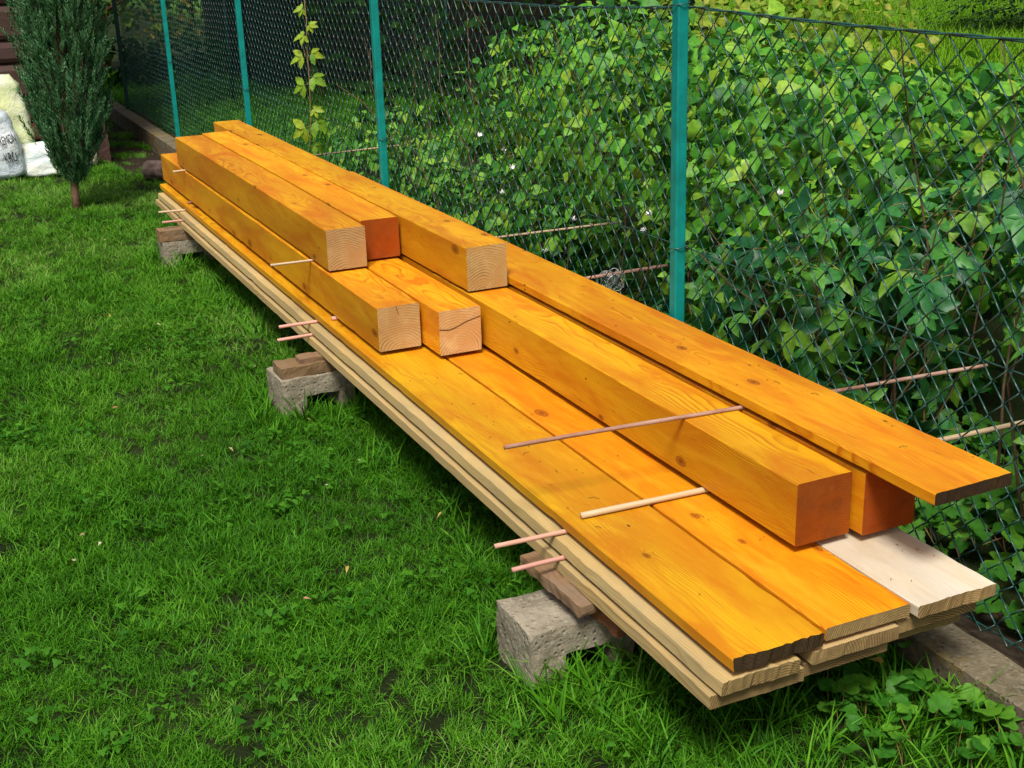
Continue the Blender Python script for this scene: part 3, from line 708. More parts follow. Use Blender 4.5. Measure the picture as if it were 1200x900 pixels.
# taller growth on the slope behind, right of the near teal post
sl = empty('sloping_shrub', (2.6, .9, 0)); tag(sl, 'light green leafy shrub rising behind the creeper, below the meadow', 'shrub')
fo = Foliage(simple_variants(.072, .046, 6), [M['bind']])
mounds(fo, [(2.3, -.2, .42, .7, .8, .52), (2.9, .7, .42, .9, 1.0, .48), (2.4, 1.2, .5, .6, .8, .55), (3.6, 2.2, .35, .9, 1.1, .42), (2.3, -1.3, .35, .6, .7, .45), (3.2, -.6, .3, .7, .8, .4)], 430, .5, (.6, 1.5))
fo.build(sl, 200)
yb = empty('yellow_green_bush', (4.6, 4.6, 0)); tag(yb, 'yellowish leafy bush at the top behind the near teal post', 'bush')
fo = Foliage(simple_variants(.08, .06, 4), [M['yellowbush']])
mounds(fo, [(4.3, 4.2, .6, .9, 1.0, .65), (5.2, 4.6, .55, .9, .9, .6), (3.7, 3.4, .5, .6, .7, .5)], 190, .6, (.8, 1.3))
fo.build(yb, 60); stems(yb, [(4.3 + random.random(), 4.2 + random.random(), 1.1) for _ in range(6)])

# dark undergrowth before the barn, small tree and bushes beyond the far corner
dk = empty('dark_shrub', (3.2, 8.3, 0)); tag(dk, 'shrub in front of the black barn wall, shade put into its dark leaves', 'shrub')
fo = Foliage(simple_variants(.10, .075, 4), [M['shade']])
mounds(fo, [(3.0, 8.9, .5, .7, .6, .65), (4.0, 8.2, .6, .8, .7, .7), (5.0, 7.4, .7, .9, .8, .8), (2.9, 6.8, .2, .6, .8, .35), (5.8, 6.4, .6, .8, .8, .7)], 80, .5, (.8, 1.4))
fo.build(dk, 0)
lb = empty('low_dark_bush', (1.5, 12.0, 0)); tag(lb, 'low dark bush beyond the far fence corner, left of barn', 'bush')
fo = Foliage(simple_variants(.11, .075, 4), [M['shade']])
mounds(fo, [(1.1, 11.9, .22, .5, .4, .30), (1.9, 12.2, .25, .6, .5, .34), (2.5, 12.4, .25, .5, .5, .32)], 190, .4, (.8, 1.4))
fo.build(lb, 0); stems(lb, [(1.2 + .3 * k, 12.0, .4) for k in range(5)])

def leafy_tree(name, label, base, h, ms, mat, lsz, dens, n_limb=7, r0=.06):
    rt = empty(name, base); tag(rt, label, 'tree', 'leafy trees behind the far corner')
    pts = [(0, 0, -.1), (.03, .02, h * .3), (-.02, .03, h * .65), (.02, 0, h)]
    V, Fc = tube(pts, [r0, r0 * .8, r0 * .5, r0 * .2], 9); obj('trunk', mesh('trunk', V, Fc, M['bark'], True), rt)
    for k in range(n_limb):
        a = k * 2.4; z0 = h * (.25 + .6 * k / n_limb); L = h * .35
        V, Fc = tube([(0, 0, z0), (math.cos(a) * L * .5, math.sin(a) * L * .5, z0 + L * .25), (math.cos(a) * L, math.sin(a) * L, z0 + L * .35)], [r0 * .45, r0 * .3, r0 * .1], 6)
        obj('limb', mesh('limb', V, Fc, M['bark'], True), rt)
    fo = Foliage(simple_variants(lsz, lsz * .7, 5), [mat]); mounds(fo, [(base[0] + q[0], base[1] + q[1], *q[2:]) for q in ms], dens, .35, (.7, 1.4), -50); fo.build(rt, 0, mass='crown')
leafy_tree('garden_tree', 'leafy tree with yellowing leaves behind the far corner post', (1.2, 14.2, 0), 3.0, [(-.5, 0, 1.0, .8, .7, .75), (.5, .2, 1.3, .9, .7, .9), (0, 0, 2.3, 1.1, .9, .8)], M['mixtree'], .10, 120)
leafy_tree('garden_tree', 'taller leafy tree behind the low dark bush, beside barn', (2.9, 15.0, 0), 3.6, [(-.3, 0, 1.0, .9, .8, .8), (.7, -.4, 1.2, .9, .7, .9), (.2, 0, 2.5, 1.2, 1.0, 1.0)], M['mixtree'], .10, 120)
leafy_tree('garden_tree', 'leafy tree behind the juniper and shed corner', (-.6, 13.6, 0), 3.0, [(-.2, 0, .9, .9, .7, .8), (.5, 0, 1.4, .8, .7, .8), (0, 0, 2.3, 1.1, .9, .8)], M['mixtree'], .10, 110)

leafy_tree('garden_tree', 'unseen broad leafy tree added behind the shed to shade the back lawn', (-1.6, 9.5, 0), 4.6, [(1.2, -.8, 3.7, 1.9, 1.5, .9), (2.2, -1.6, 4.0, 1.6, 1.5, .9), (.2, -.4, 4.3, 1.7, 1.5, .9), (1.9, .6, 4.1, 1.6, 1.4, .9), (3.0, -.6, 4.3, 1.4, 1.4, .8)], M['mixtree'], .16, 75, 9, .13)  # added out of view so that its crown shades the back lawn

# ------------------------------------------------------------------ barn behind, deep shade painted into its boards
bn = empty('dark_barn', (5.2, 10.2, 0)); tag(bn, 'barn wall behind the fence, deep shade put into its black boards', 'barn')
nb_ = 34; bmx = MB(); bmx.box((-.078, -.014, 0), (.078, .014, 2.6)); bme = mesh('wall_board', bmx.V, bmx.F, M['barn'])
for k in range(nb_):
    o = obj('wall_board', bme, bn, (-2.75 + k * .161, random.uniform(-.006, .006), .05))
b = MB(); b.box((-2.83, .02, 0), (2.75, 3.2, 2.62)); b.build('wall', M['barn'], bn)
b = MB(); b.box((-3.2, -.75, 2.62), (3.1, 3.6, 2.74)); b.build('roof', M['barn'], bn)

# ------------------------------------------------------------------ shed with sacks, far left
sh = empty('log_shed', (-1.4, 7.6, 0)); tag(sh, 'dark brown shed of wide horizontal boards behind the juniper', 'shed')
zz = .30
for k, hgt in enumerate([.18, .26, .165, .255, .2, .24, .22, .2, .24]):
    b = MB(); L = 2.9; w = .045 + random.uniform(-.006, .006)
    prof = [(0, 0), (w * .7, .012), (w, .04), (w, hgt - .05), (w * .75, hgt - .018), (0, hgt - .006)]
    V = [(-1.45 + e * L, -y_, z_) for e in (0, 1) for (y_, z_) in prof]; n = len(prof)
    b.add([(-v[1], v[0], v[2]) for v in V], [(i, (i + 1) % n, n + (i + 1) % n, n + i) for i in range(n)] + [tuple(range(n))[::-1], tuple(range(n, 2 * n))])
    o = b.build('wall_board', M['shed'], sh, False, (0, -.80, zz)); o.rotation_euler = (0, 0, R(-90)); zz += hgt
b = MB(); b.box((-1.45, -.80, .28), (1.4, 1.4, zz)); b.build('wall', M['shed'], sh)
b = MB(); b.box((-1.45, -.86, .18), (1.40, -.70, .297)); b.build('sill', plain('red_brown_sill', (.16, .035, .02), .7, .2, nz=(.09, .03, .02), scale=12), sh)
b = MB(); b.box((1.33, -.9, 0), (1.46, -.78, zz)); b.build('corner_post', plain('pinkish_weathered_post', (.16, .09, .07), .8, .1, nz=(.09, .05, .04), scale=14), sh)
b = MB(); b.box((-1.7, -1.05, zz), (1.6, 1.6, zz + .08)); b.build('roof', M['shed'], sh)
for k, (x, z0, z1, y) in enumerate([(.045, -.03, .20, 6.50), (.035, .2, .37, 6.52)]):
    o = scrap('sleeper', (x - .07, y, z0), (x + .07, y + .3, z1), M['shed'], ['lower dark brown sleeper at the shed corner', 'upper dark brown sleeper stacked at the shed corner'][k], 70 + k, 0, 'sleepers at the shed corner')

def sack_mat(name, a, b_, c3, stripe=0):
    g = N(name); c = g.obc()
    f = g.noise(c, 5, 4, .6); col = g.mix(g.ramp(f, [(.4, 0), (.62, 1)]), a, b_)
    col = g.mix(g.ramp(g.noise(g.map(c, (2, 2, 9)), 1.6, 3, .6), [(.52, 0), (.66, .8)]), col, c3)
    g.bump(g.noise(c, 22, 4, .6, .5), .6, .02); return g.done(col, .45, .4)
def sack(label, loc, size, mat, seed, lean=(0, 0), top_open=False, rz=0):
    nu, nv = 36, 22; V = []; Fc = []; w, d_, h = size
    for j in range(nv + 1):
        t = j / nv; z = h * t
        k = (min(1, t / .10) ** .5) * (1 - .22 * t ** 3) if t < .93 else (1 - .22 * t ** 3) * (.80 if top_open else .80 - (t - .93) * 9)
        for i in range(nu):
            a = 2 * math.pi * i / nu; ca, sa = math.cos(a), math.sin(a); e = .55
            x = math.copysign(abs(ca) ** e, ca) * w / 2 * k; y = math.copysign(abs(sa) ** e, sa) * d_ / 2 * k
            p = Vector((x, y, z)); q = mnoise.noise_vector((x * 7 + seed, y * 7, z * 9)) * .018 + mnoise.noise_vector((x * 17 + seed, y * 17, z * 30)) * .011
            q.z *= .4 if t > .03 else 0
            V.append((x + q.x + lean[0] * t * t, y + q.y + lean[1] * t * t, max(0, z + q.z)))
    for j in range(nv):
        for i in range(nu): Fc.append((j * nu + i, j * nu + (i + 1) % nu, (j + 1) * nu + (i + 1) % nu, (j + 1) * nu + i))
    Fc.append(tuple(range(nu))[::-1])
    if top_open:                                                     # rolled rim, hollow inside
        base = len(V)
        for dz, kk in ((-.03, .78), (-.12, .70)):
            for i in range(nu):
                v = V[nv * nu + i]; V.append(((v[0] - lean[0]) * kk + lean[0], (v[1] - lean[1]) * kk + lean[1], h + dz))
        for jj, (s0, s1) in enumerate(((nv * nu, base), (base, base + nu))):
            for i in range(nu): Fc.append((s0 + i, s0 + (i + 1) % nu, s1 + (i + 1) % nu, s1 + i))
        Fc.append(tuple(base + nu + i for i in range(nu)))
    else: Fc.append(tuple(nv * nu + i for i in range(nu)))
    o = obj('sack', mesh('sack', V, Fc, mat, True)); o.location = loc; o.rotation_euler = (0, 0, rz); tag(o, label, 'sack', 'sacks by the shed'); return o
s1 = sack('white plastic sack with dark lettering at the left edge', (-.77, 6.05, .0), (.48, .28, .52), sack_mat('white_sack', (.62, .66, .64), (.50, .58, .62), (.42, .52, .50)), 1, (-.05, .04), rz=-.12)
sack('tall yellow green woven sack with open top by the shed', (-.585, 6.34, .0), (.33, .26, .70), sack_mat('yellow_green_sack', (.58, .62, .30), (.64, .67, .48), (.45, .58, .22)), 2, (-.04, .03), True)
sack('low slumped white sack behind the juniper trunk', (-.36, 6.10, .0), (.42, .30, .24), sack_mat('slumped_sack', (.58, .66, .66), (.66, .66, .48), (.50, .60, .62)), 3, (0, .02))
sack('yellowish sack to the right of the juniper trunk', (-.12, 6.30, 0), (.22, .2, .32), sack_mat('cream_sack', (.52, .52, .24), (.6, .6, .38), (.4, .46, .2)), 4)
for txt, x, z, sz in (('REMON', .105, .262, .085), ('KRO', .125, .135, .105)):
    tc = bpy.data.curves.new('lettering', 'FONT'); tc.body = txt; tc.size = sz; tc.extrude = .001; tc.space_character = .95
    to = bpy.data.objects.new('lettering', tc); COL.objects.link(to)
    dg = bpy.context.evaluated_depsgraph_get(); me = bpy.data.meshes.new_from_object(to.evaluated_get(dg)); bpy.data.objects.remove(to)
    me.materials.clear(); me.materials.append(M.setdefault('ink', plain('black_print', (.02, .022, .03), .5)))
    lt = obj('lettering', me, s1, (x, -.150, z)); lt.rotation_euler = (R(86), R(-10), R(24)); lt.scale = (.42, 1, 1)

# stone / weathered log chunk on the lawn beside the far end
def log_chunk():
    V = []; Fc = []; nu, nv = 22, 14
    for j in range(nv + 1):
        t = j / nv; x = -.13 + .26 * t; k = math.sqrt(max(.0, 1 - (2 * t - 1) ** 6)) * .9 + .05
        for i in range(nu):
            a = 2 * math.pi * i / nu; r_ = .07 * k * (1 + .20 * abs(math.sin(a * 5)) * k + .2 * mnoise.noise((x * 8, math.cos(a) * 2, math.sin(a) * 2)))
            V.append((x, math.cos(a) * r_ * 1.3, math.sin(a) * r_ * .85))
    for j in range(nv):
        for i in range(nu): Fc.append((j * nu + i, (j + 1) * nu + i, (j + 1) * nu + (i + 1) % nu, j * nu + (i + 1) % nu))
    Fc += [tuple(range(nu)), tuple(nv * nu + i for i in range(nu))[::-1]]
    o = obj('log_chunk', mesh('log_chunk', V, Fc, plain('weathered_bark', (.24, .17, .14), .9, .1, nz=(.11, .075, .06), scale=22, bump=1.0), True), None, (.30, 5.45, .065)); o.rotation_euler = (0, R(6), R(-12))
    tag(o, 'brown weathered log chunk on the grass past the far beam ends', 'log')
log_chunk()

# ------------------------------------------------------------------ juniper
def spray(seed):
    """upright juniper twig with short needles"""
    rg = random.Random(seed); b = MB(); L = .14
    V, Fc = tube([(0, 0, 0), (.004, 0, L * .5), (.0, .006, L)], [.0018, .0012, .0006], 3, False); b.add(V, Fc, 0, .1)
    for k in range(26):
        t = .08 + .92 * k / 25; a = k * 2.4; l = .036 * (1.05 - .45 * t)
        el = R(rg.uniform(50, 68)); d = Vector((math.cos(a) * math.cos(el), math.sin(a) * math.cos(el), math.sin(el))); s_ = Vector((-math.sin(a), math.cos(a), 0)) * .0042
        p = Vector((.004 * t, .006 * t * t, L * t)); m_ = p + d * l * .5
        b.add([p, m_ + s_, p + d * l, m_ - s_], [(0, 1, 2, 3)], 0, .2 + .7 * t * rg.uniform(.7, 1.1))
    return b
def juniper():
    rt = empty('juniper_tree', (-.365, 4.615, 0)); tag(rt, 'narrow blue green juniper with bare trunk on the lawn', 'tree')
    V, Fc = tube([(0, 0, -.03), (-.002, .0, .1), (.005, .0, .22), (.02, .01, .6), (.045, 0, 1.2), (.06, 0, 1.6)], [.032, .025, .022, .018, .012, .006], 10)
    obj('trunk', mesh('trunk', V, Fc, M['bark'], True), rt)
    def axis(z): return np.array([.005 + .04 * z, 0.0])
    def rad(z):
        t = (z - .16) / 1.75
        return .205 * min(1, (max(0, t) / .24)) ** .5 * (1 - max(0, (t - .45) / .62) ** 1.7) + .015
    for k in range(34):
        z0 = random.uniform(.16, 1.2); a = random.random() * 6.28; c = axis(z0); r_ = rad(min(1.7, z0 + .35)) * .75; c2 = axis(z0 + .35)
        V, Fc = tube([(c[0], 0, z0), (c[0] + math.cos(a) * r_ * .5, math.sin(a) * r_ * .5, z0 + .12), (c2[0] + math.cos(a) * r_, math.sin(a) * r_, z0 + .38)], [.007, .005, .002], 5)
        obj('branch', mesh('branch', V, Fc, M['bark'], True), rt)
    variants = [spray(i) for i in range(5)]; arr = [(np.array(v.V), v.F, np.array(v.var)) for v in variants]
    Vs = []; Fs = []; vr = []; off = 0
    for _ in range(1800):
        z = .14 + 1.62 * rng.random(); a = rng.random() * 2 * math.pi; rr = rad(z) * (rng.random() ** .38) * rng.uniform(.78, 1.15) * (1 + .30 * mnoise.noise((math.cos(a) * 2.2, math.sin(a) * 2.2, z * 6)))
        c = axis(z); p = np.array([c[0] + math.cos(a) * rr, math.sin(a) * rr, z])
        tilt = R(8 + 24 * rr / .3 * rng.random() + 10 * rng.random())
        Rm = rot('Z', a + rng.normal() * .4) @ rot('Y', tilt) @ rot('Z', rng.random() * 6.28)
        V, Fc, va = arr[int(rng.integers(5))]; sc = rng.uniform(.7, 1.35)
        Vs.append((V * sc) @ Rm.T + p); Fs += [tuple(i + off for i in f) for f in Fc]; vr.append(np.clip(va * rng.uniform(.5, 1.05), 0, .98)); off += len(V)
    o = obj('crown', mesh('crown', np.concatenate(Vs), Fs, M['juniper'], False, None, np.concatenate(vr)), rt); o['kind'] = 'stuff'
juniper()

# spruce at the far right edge of the meadow
def spruce():
    rt = empty('spruce_tree', (12.6, 9.3, 0)); tag(rt, 'dark spruce with boughs to the ground at the top right', 'tree')
    V, Fc = tube([(0, 0, -.1), (0, 0, 2.5), (0, 0, 5)], [.12, .08, .02], 9); obj('trunk', mesh('trunk', V, Fc, M['bark'], True), rt)
    b = MB(); vr = []
    for lvl in range(26):
        z = .12 + lvl * .19; rmax = 1.75 * (1 - z / 5.2)
        for k in range(max(6, int(rmax * 15))):
            a = k * 2 * math.pi / max(6, int(rmax * 15)) + lvl * .7 + random.uniform(-.15, .15); L = rmax * random.uniform(.8, 1.1)
            for q in range(14):
                t = .25 + .75 * q / 13
                for s_ in (-1, 1):
                    p = Vector((math.cos(a) * L * t, math.sin(a) * L * t, z - .25 * L * t * t + random.uniform(-.04, .04)))
                    da = a + s_ * R(random.uniform(25, 70)); l = random.uniform(.12, .22); d = Vector((math.cos(da), math.sin(da), random.uniform(-.5, .1))).normalized() * l
                    n_ = Vector((-math.sin(da), math.cos(da), 0)) * .022
                    b.add([p - n_ * .5, p + d * .5 + n_, p + d, p + d * .5 - n_], [(0, 1, 2, 3)], 0, random.random())
    o = b.build('crown', M['spruce'], rt, False, var=True); o['kind'] = 'stuff'
spruce()

# ------------------------------------------------------------------ shoot climbing the fence
sv = empty('vine_shoot', (.665, 2.9, .1)); tag(sv, 'young yellow green vine shoot climbing the fence between two posts', 'vine')
sp_ = [(.665, 2.93, .10), (.66, 2.93, .3), (.655, 2.90, .50), (.65, 2.83, .66), (.65, 2.80, .86), (.65, 2.80, 1.0), (.65, 2.77, 1.15), (.655, 2.80, 1.28), (.66, 2.83, 1.38)]
V, Fc = tube([Vector(p) - sv.location for p in sp_], np.linspace(.004, .0018, len(sp_)).tolist(), 6); obj('stem', mesh('stem', V, Fc, M['greenstem'], True), sv)
M['young'] = leafmat('young_vine_leaf', [(.14, .32, .02), (.24, .44, .03), (.36, .50, .04)], .45, .45, .25)
lv = [mesh('leaf', b_.V, b_.F, [M['young'], M['greenstem']], True, b_.m, b_.var) for b_ in (palmate(.085, 3, .03, 1), palmate(.08, 5, .03, 2))]
for (i, sc, side) in [(1.9, .8, -1), (2.2, .75, 1), (2.85, 1.15, -1), (3.05, 1.1, 1), (3.3, .7, 1), (3.95, 1.0, -1), (4.2, .95, 1), (4.9, .9, -1), (5.0, .8, 1), (5.6, .7, -1), (5.9, .6, 1), (6.5, .6, -1), (7.2, .5, 1), (7.8, .45, -1)]:
    k = int(i); p = Vector(sp_[k]).lerp(Vector(sp_[min(k + 1, 8)]), i - k)
    nv_ = Vector((-.45 + random.uniform(-.25, .25), -.75, .55 + random.uniform(-.2, .2))).normalized()
    tv = Vector((side * .75, -side * .45, -.45 + random.uniform(-.25, .25))); tv = (tv - nv_ * tv.dot(nv_)).normalized()
    mt = Matrix((tv.cross(nv_), tv, nv_)).transposed().to_4x4() @ Matrix.Scale(sc, 4); mt.translation = p - sv.location
    o = obj('leaf', lv[0 if sc > .7 else 1], sv); o.matrix_basis = mt

# ------------------------------------------------------------------ ground plants by the kerb
def lobed_plant(label, x, y, n, spread, sz, z0=0.0, group='round leaved weeds by the kerb', hgt=(.025, .065)):
    rt = empty('ground_ivy', (x, y, z0)); tag(rt, label, 'weed', group)
    for k in range(n):
        a = random.random() * 6.28; r_ = spread * random.random() ** .5
        o = obj('leaf', LV[random.randrange(len(LV))], rt, (math.cos(a) * r_, math.sin(a) * r_, random.uniform(*hgt)))
        o.rotation_euler = (R(random.uniform(-5, 35)), R(random.uniform(-20, 20)), random.random() * 6.28); o.scale = (sz * random.uniform(.7, 1.2),) * 3
LV = [mesh('leaf', b_.V, b_.F, [M['weed'], M['greenstem']], True, b_.m, b_.var) for b_ in (lobed(.05, i) for i in range(4))]
for (x, y, n, s_, sz, lab) in [(.50, -1.72, 9, .10, .95, 'round leaved weed under the pale plank end by the kerb'), (.44, -1.85, 9, .09, 1.0, 'round leaved weed beside an orange leaf'),
                               (.545, -1.98, 8, .07, 1.15, 'round leaved weed leaning over the kerb edge'), (.34, -1.80, 9, .11, .95, 'shaded round leaved weed below the plank ends'),
                               (.52, -1.60, 8, .09, .9, 'round leaved weed in the shade beneath the pale plank'), (.40, -2.02, 9, .1, .9, 'round leaved weed in the grass near the bottom right corner'), (.30, -1.93, 8, .09, .8, 'low round leaved weed in front of the shaded grass'), (.50, -1.90, 9, .08, 1.1, 'large round leaved weed against the kerb side'),
                               (.545, -2.12, 8, .07, 1.0, 'round leaved weed in the bottom right corner'), (.24, -1.95, 7, .12, .8, 'small round leaved weed in the shaded grass below the plank corner')]:
    lobed_plant(lab, x, y, n, s_, sz)
gc = empty('ground_cover', (1.0, -1.4, 0)); tag(gc, 'bright round leaved ground cover behind the fence below the creeper', 'ground cover')
fo = Foliage([lobed(.055, i) for i in range(4)], [M['weed'], M['greenstem']])
for _ in range(900):
    x, y = .80 + .75 * rng.random(), -2.6 + 2.4 * rng.random(); fo.put((x, y, .04 + .09 * rng.random() + .05 * max(0, mnoise.noise((x * 4, y * 4, 0)))), (rng.normal() * .35 - .25, rng.normal() * .35 - .25, 1), rng.uniform(.7, 1.25), 0)
fo.build(gc, 250)

# ------------------------------------------------------------------ grass
def clump(name, n, rad_, h, w, mat, seed, bend=.6, lean=.5):
    rg = random.Random(seed); b = MB()
    for _ in range(n):
        a = rg.random() * 6.28; r_ = rad_ * math.sqrt(rg.random()); x, y = math.cos(a) * r_, math.sin(a) * r_
        hh = h * rg.uniform(.45, 1.15); ww = w * rg.uniform(.7, 1.3); da = rg.random() * 6.28; ln = rg.uniform(.1, lean); bd_ = rg.uniform(.1, bend)
        dx, dy = math.cos(da), math.sin(da); ta = da + 1.57 + rg.uniform(-.6, .6); sx, sy = math.cos(ta) * ww / 2, math.sin(ta) * ww / 2
        v = []
        for t, k in ((0, .8), (.4, 1.0), (.75, .7)):
            o_ = hh * (ln * t + bd_ * t * t); z = hh * t * (1 - .35 * bd_ * t)
            v += [(x + dx * o_ - sx * k, y + dy * o_ - sy * k, z), (x + dx * o_ + sx * k, y + dy * o_ + sy * k, z)]
        o_ = hh * (ln + bd_); v.append((x + dx * o_, y + dy * o_, hh * (1 - .35 * bd_)))
        b.add(v, [(0, 1, 3, 2), (2, 3, 5, 4), (4, 5, 6)], 0, rg.random())
    me = mesh(name, b.V, b.F, mat, True, None, b.var); return bpy.data.objects.new(name, me)
def clover_clump(name, seed):
    rg = random.Random(seed); b = MB()
    for _ in range(7):
        x, y, z = rg.uniform(-.04, .04), rg.uniform(-.04, .04), rg.uniform(.025, .05); vr = rg.random(); tl = rot('Z', rg.random() * 6.28) @ rot('X', R(rg.uniform(-25, 25)))
        for k in range(3):
            V, Fc = leaf(.012, .010, .15, .1, 4, 1, .8); b.add(xf(V, tl @ rot('Z', k * 2.094), (x, y, z)), Fc, 0, vr)
        V, Fc = tube([(x, y, 0), (x, y, z)], .0006, 3, False); b.add(V, Fc, 0, .2)
    return bpy.data.objects.new(name, mesh(name, b.V, b.F, M['clover'], True, None, b.var))
def coll(name, objs):
    c = bpy.data.collections.new(name)
    for o in objs: c.objects.link(o)
    return c
def scatter(name, P, tint, scl, tilt, collection, label, cat):
    n = len(P); me = bpy.data.meshes.new(name); me.vertices.add(n); me.vertices.foreach_set('co', np.asarray(P, np.float32).ravel())
    rotv = np.stack([rng.normal(size=n) * tilt, rng.normal(size=n) * tilt, rng.random(n) * 6.283], 1).astype(np.float32)
    a = me.attributes.new('rotv', 'FLOAT_VECTOR', 'POINT'); a.data.foreach_set('vector', rotv.ravel())
    a = me.attributes.new('scl', 'FLOAT', 'POINT'); a.data.foreach_set('value', np.asarray(scl, np.float32))
    a = me.attributes.new('tint', 'FLOAT', 'POINT'); a.data.foreach_set('value', np.asarray(tint, np.float32))
    a = me.attributes.new('idx', 'INT', 'POINT'); a.data.foreach_set('value', rng.integers(0, len(collection.objects), n).astype(np.int32))
    o = obj(name, me); tag(o, label, cat, kind='stuff')
    ng = bpy.data.node_groups.new(name, 'GeometryNodeTree')
    ng.interface.new_socket('Geometry', in_out='INPUT', socket_type='NodeSocketGeometry'); ng.interface.new_socket('Geometry', in_out='OUTPUT', socket_type='NodeSocketGeometry')
    nn, ll = ng.nodes, ng.links; gi, go = nn.new('NodeGroupInput'), nn.new('NodeGroupOutput')
    ip = nn.new('GeometryNodeInstanceOnPoints'); ci = nn.new('GeometryNodeCollectionInfo'); ci.inputs['Collection'].default_value = collection
    ci.inputs['Separate Children'].default_value = True; ci.inputs['Reset Children'].default_value = True; ip.inputs['Pick Instance'].default_value = True
    def na(nm, ty):
        k = nn.new('GeometryNodeInputNamedAttribute'); k.data_type = ty; k.inputs['Name'].default_value = nm; return k.outputs['Attribute']
    ll.new(gi.outputs[0], ip.inputs['Points']); ll.new(ci.outputs[0], ip.inputs['Instance']); ll.new(na('idx', 'INT'), ip.inputs['Instance Index'])
    ll.new(na('rotv', 'FLOAT_VECTOR'), ip.inputs['Rotation']); ll.new(na('scl', 'FLOAT'), ip.inputs['Scale']); ll.new(ip.outputs[0], go.inputs[0])
    md = o.modifiers.new('scatter', 'NODES'); md.node_group = ng
    return o
def field(x0, x1, y0, y1, dens): n = int((x1 - x0) * (y1 - y0) * dens); return np.stack([x0 + (x1 - x0) * rng.random(n), y0 + (y1 - y0) * rng.random(n)], 1)
def nz(x, y, s, o=0): return mnoise.noise((x * s + o, y * s, o * 1.7))
BLK = [(-.20, .22, -1.47, -1.30), (-.222, .20, .385, .56), (-.176, .25, 2.758, 2.93)]
def lawn_ok(x, y):
    if KX0 - .005 < x < .705: return False
    if any(a < x < b and c < y < d for a, b, c, d in BLK): return False
    if x < .06 and y > 6.82 and x > -3: return False
    if .10 < x < .72 and y > 5.9 and nz(x, y, 3) > -.12: return False
    return True
G = coll('grass_clumps', [clump('grass_clump', 34, .055, .056, .0036, M['grass'], i, .9, .9) for i in range(7)])
pts = np.concatenate([field(-1.9, .72, -2.7, .8, 1300), field(-1.9, .72, .8, 4, 700), field(-2.2, .72, 4, 10, 430)])
pts = [(x, y) for x, y in pts if lawn_ok(x, y) and (nz(x, y, 3.1, 5) + .5 * nz(x, y, 9, 8) > -.86 or random.random() < .7)]
P = [(x, y, ground_z(x, y) - .004) for x, y in pts]
tint = [min(1, max(0, .40 + .10 * min(4.5, max(-1.6, y)) + .75 * nz(x, y, 1.1) + .35 * nz(x, y, 4.5, 3) + .10 * random.uniform(-1, 1))) for x, y in pts]  # tint falls toward the camera, painting shade over the near lawn
scl = [(.46 + .28 * nz(x, y, 2.2, 9) + .25 * random.random()) * (1.15 if y > 1.5 else 1) for x, y in pts]
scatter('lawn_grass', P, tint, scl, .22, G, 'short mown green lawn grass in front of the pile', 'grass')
# longer uncut grass round the blocks, along the kerb and under the pile
GT = coll('tall_clumps', [clump('tall_clump', 14, .03, .125, .0052, M['grass'], 40 + i, .9, .45) for i in range(5)])
tp = []
for a, b_, c, d in BLK: tp += [(x, y) for x, y in field(a - .10, b_ + .1, c - .16, d + .10, 420)]
tp += [(x, y) for x, y in field(-.12, .57, -2.5, 3.4, 55)] + [(x, y) for x, y in field(.30, .57, -2.6, 6, 60)] + [(x, y) for x, y in field(-.25, .5, -2.3, -1.5, 110)]
tp = [(x, y) for x, y in tp if lawn_ok(x, y)]
scatter('tall_grass', [(x, y, ground_z(x, y) - .004) for x, y in tp], [min(1, max(0, .42 + .5 * nz(x, y, 3))) for x, y in tp], [random.uniform(.5, 1.0) for _ in tp], .15, GT, 'longer uncut grass tufts around the concrete blocks and kerb', 'grass')
# grass behind the fence: shaded lawn at the left, meadow at the right
gp = [(x, y) for x, y in field(.8, 3.6, 5.0, 13.5, 330)]
scatter('back_lawn_grass', [(x, y, ground_z(x, y) - .003) for x, y in gp], [min(1, max(0, .25 + .5 * nz(x, y, 1.3))) for x, y in gp], [random.uniform(.9, 1.6) for _ in gp], .2, G, 'shaded lawn grass behind the far part of the fence', 'grass')
GM = coll('meadow_clumps', [clump('meadow_clump', 24, .16, .30, .012, M['meadow'], 60 + i, .7, .5) for i in range(5)])
mp = [(x, y) for x, y in np.concatenate([field(3.5, 11, 1.0, 12, 55), field(8, 22, 5, 27, 26)]) if y < x * 1.6 + 1 and y > x * .3 - 2.5]
scatter('meadow_grass', [(x, y, 0) for x, y in mp], [min(1, max(0, .5 + .6 * nz(x, y, .5))) for x, y in mp], [random.uniform(.7, 1.3) for _ in mp], .15, GM, 'bright tall meadow grass far behind the fence at top right', 'grass')
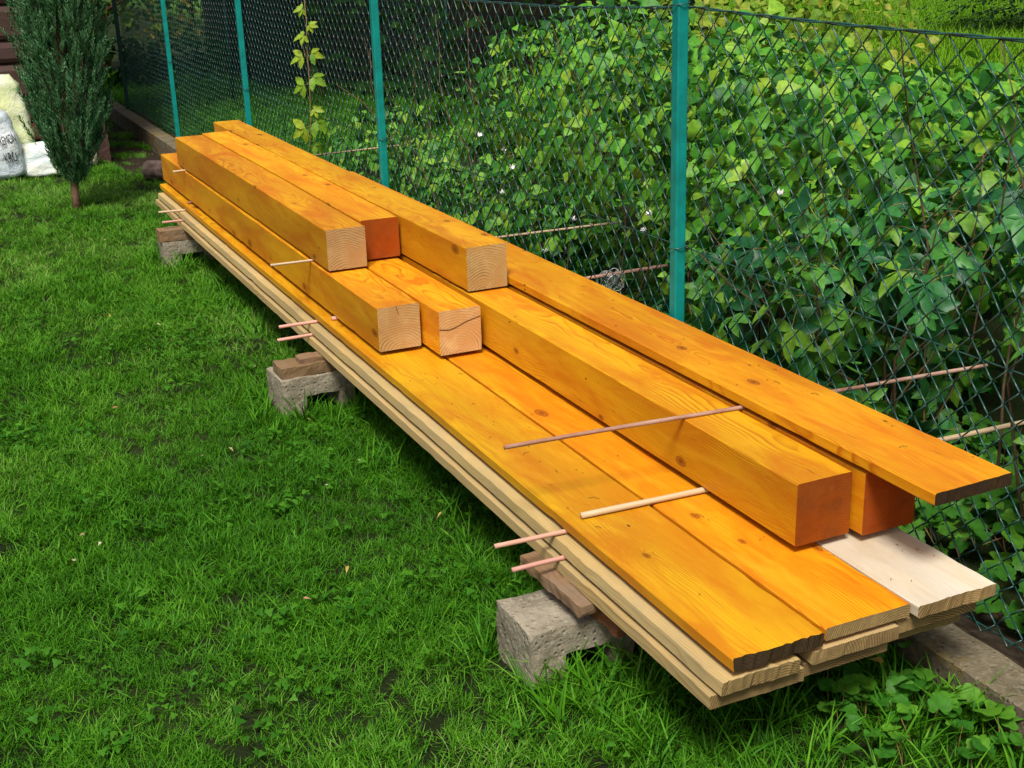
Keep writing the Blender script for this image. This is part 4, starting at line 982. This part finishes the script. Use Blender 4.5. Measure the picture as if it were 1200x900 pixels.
# clover patches
GC = coll('clover_clumps', [clover_clump('clover_clump', i) for i in range(4)])
cp = [(x, y) for x, y in field(-1.6, .5, -2.4, 4.5, 330) if lawn_ok(x, y) and random.random() < .04 + .30 * max(0, nz(x, y, 1.5, 21)) + .4 * math.exp(-((x + .62) ** 2 + (y + 1.15) ** 2) / .05) + .5 * math.exp(-(((x + .36) / .25) ** 2 + ((y - 1.5) / .6) ** 2))]
scatter('clover', [(x, y, ground_z(x, y)) for x, y in cp], [random.random() for _ in cp], [random.uniform(.7, 1.25) for _ in cp], .15, GC, 'clover patches growing in the lawn', 'clover')

# a few fallen leaves on the lawn
flm = [mesh('fallen_leaf', *leaf(.024, .016, .3, .3, 4), M['litter'], True) for _ in range(2)]
b = MB()
for _ in range(24):
    x, y = random.uniform(-1.2, .0), random.uniform(-1.7, 3.5); V, Fc = leaf(random.uniform(.010, .022), .011, .4, .4, 3)
    b.add(xf(V, rot('Z', random.random() * 6.28) @ rot('X', R(random.uniform(-30, 30))), (x, y, ground_z(x, y) + .035)), Fc, 0, random.random())
o = b.build('leaf_litter', M['litter'], None, True, var=True); tag(o, 'small yellow and pale fallen bits scattered on the lawn', 'litter', kind='stuff')
o = obj('fallen_leaf', flm[0], None, (.415, -1.845, .105)); o.scale = (1.3,) * 3; o.rotation_euler = (R(20), 0, 1); tag(o, 'single orange leaf among the weeds by the kerb', 'leaf')
o = obj('fallen_leaf', flm[1], None, (-.72, .66, .05)); o.rotation_euler = (R(15), 0, 2); tag(o, 'small yellow fallen leaf on the open lawn', 'leaf')

# dry straw bits and needles lying on the planks
b = MB()
for _ in range(60):
    t = random.random()
    if t < .62: x, y, z = random.uniform(-.02, .30), random.uniform(-1.9, -.2), zP + T + .0012
    elif t < .93: x, y, z = random.uniform(.47, .64), random.uniform(-1.85, 0), zA + S + .011 + .0282
    else: x, y, z = random.uniform(.40, .57), random.uniform(-1.93, -1.72), zP + T - .0015
    if y < -1.6 and z < .4: z -= .005 * ((-.28 + .28 - ( -1.6 - y) / .9)) ** 2
    a = random.random() * 3.14; l = random.uniform(.003, .009) if random.random() < .75 else random.uniform(.015, .028); q_ = random.uniform(-.5, .5)
    V, Fc = tube([(x, y, z), (x + math.cos(a) * l * .5, y + math.sin(a) * l * .5, z + .0015), (x + math.cos(a + q_) * l, y + math.sin(a + q_) * l, z)], .0006, 3); b.add(V, Fc)
tag(b.build('straw_bits', plain('dry_straw', (.07, .045, .02), .8, .1)), 'tiny dry straw bits lying on the stained planks', 'straw', kind='stuff')
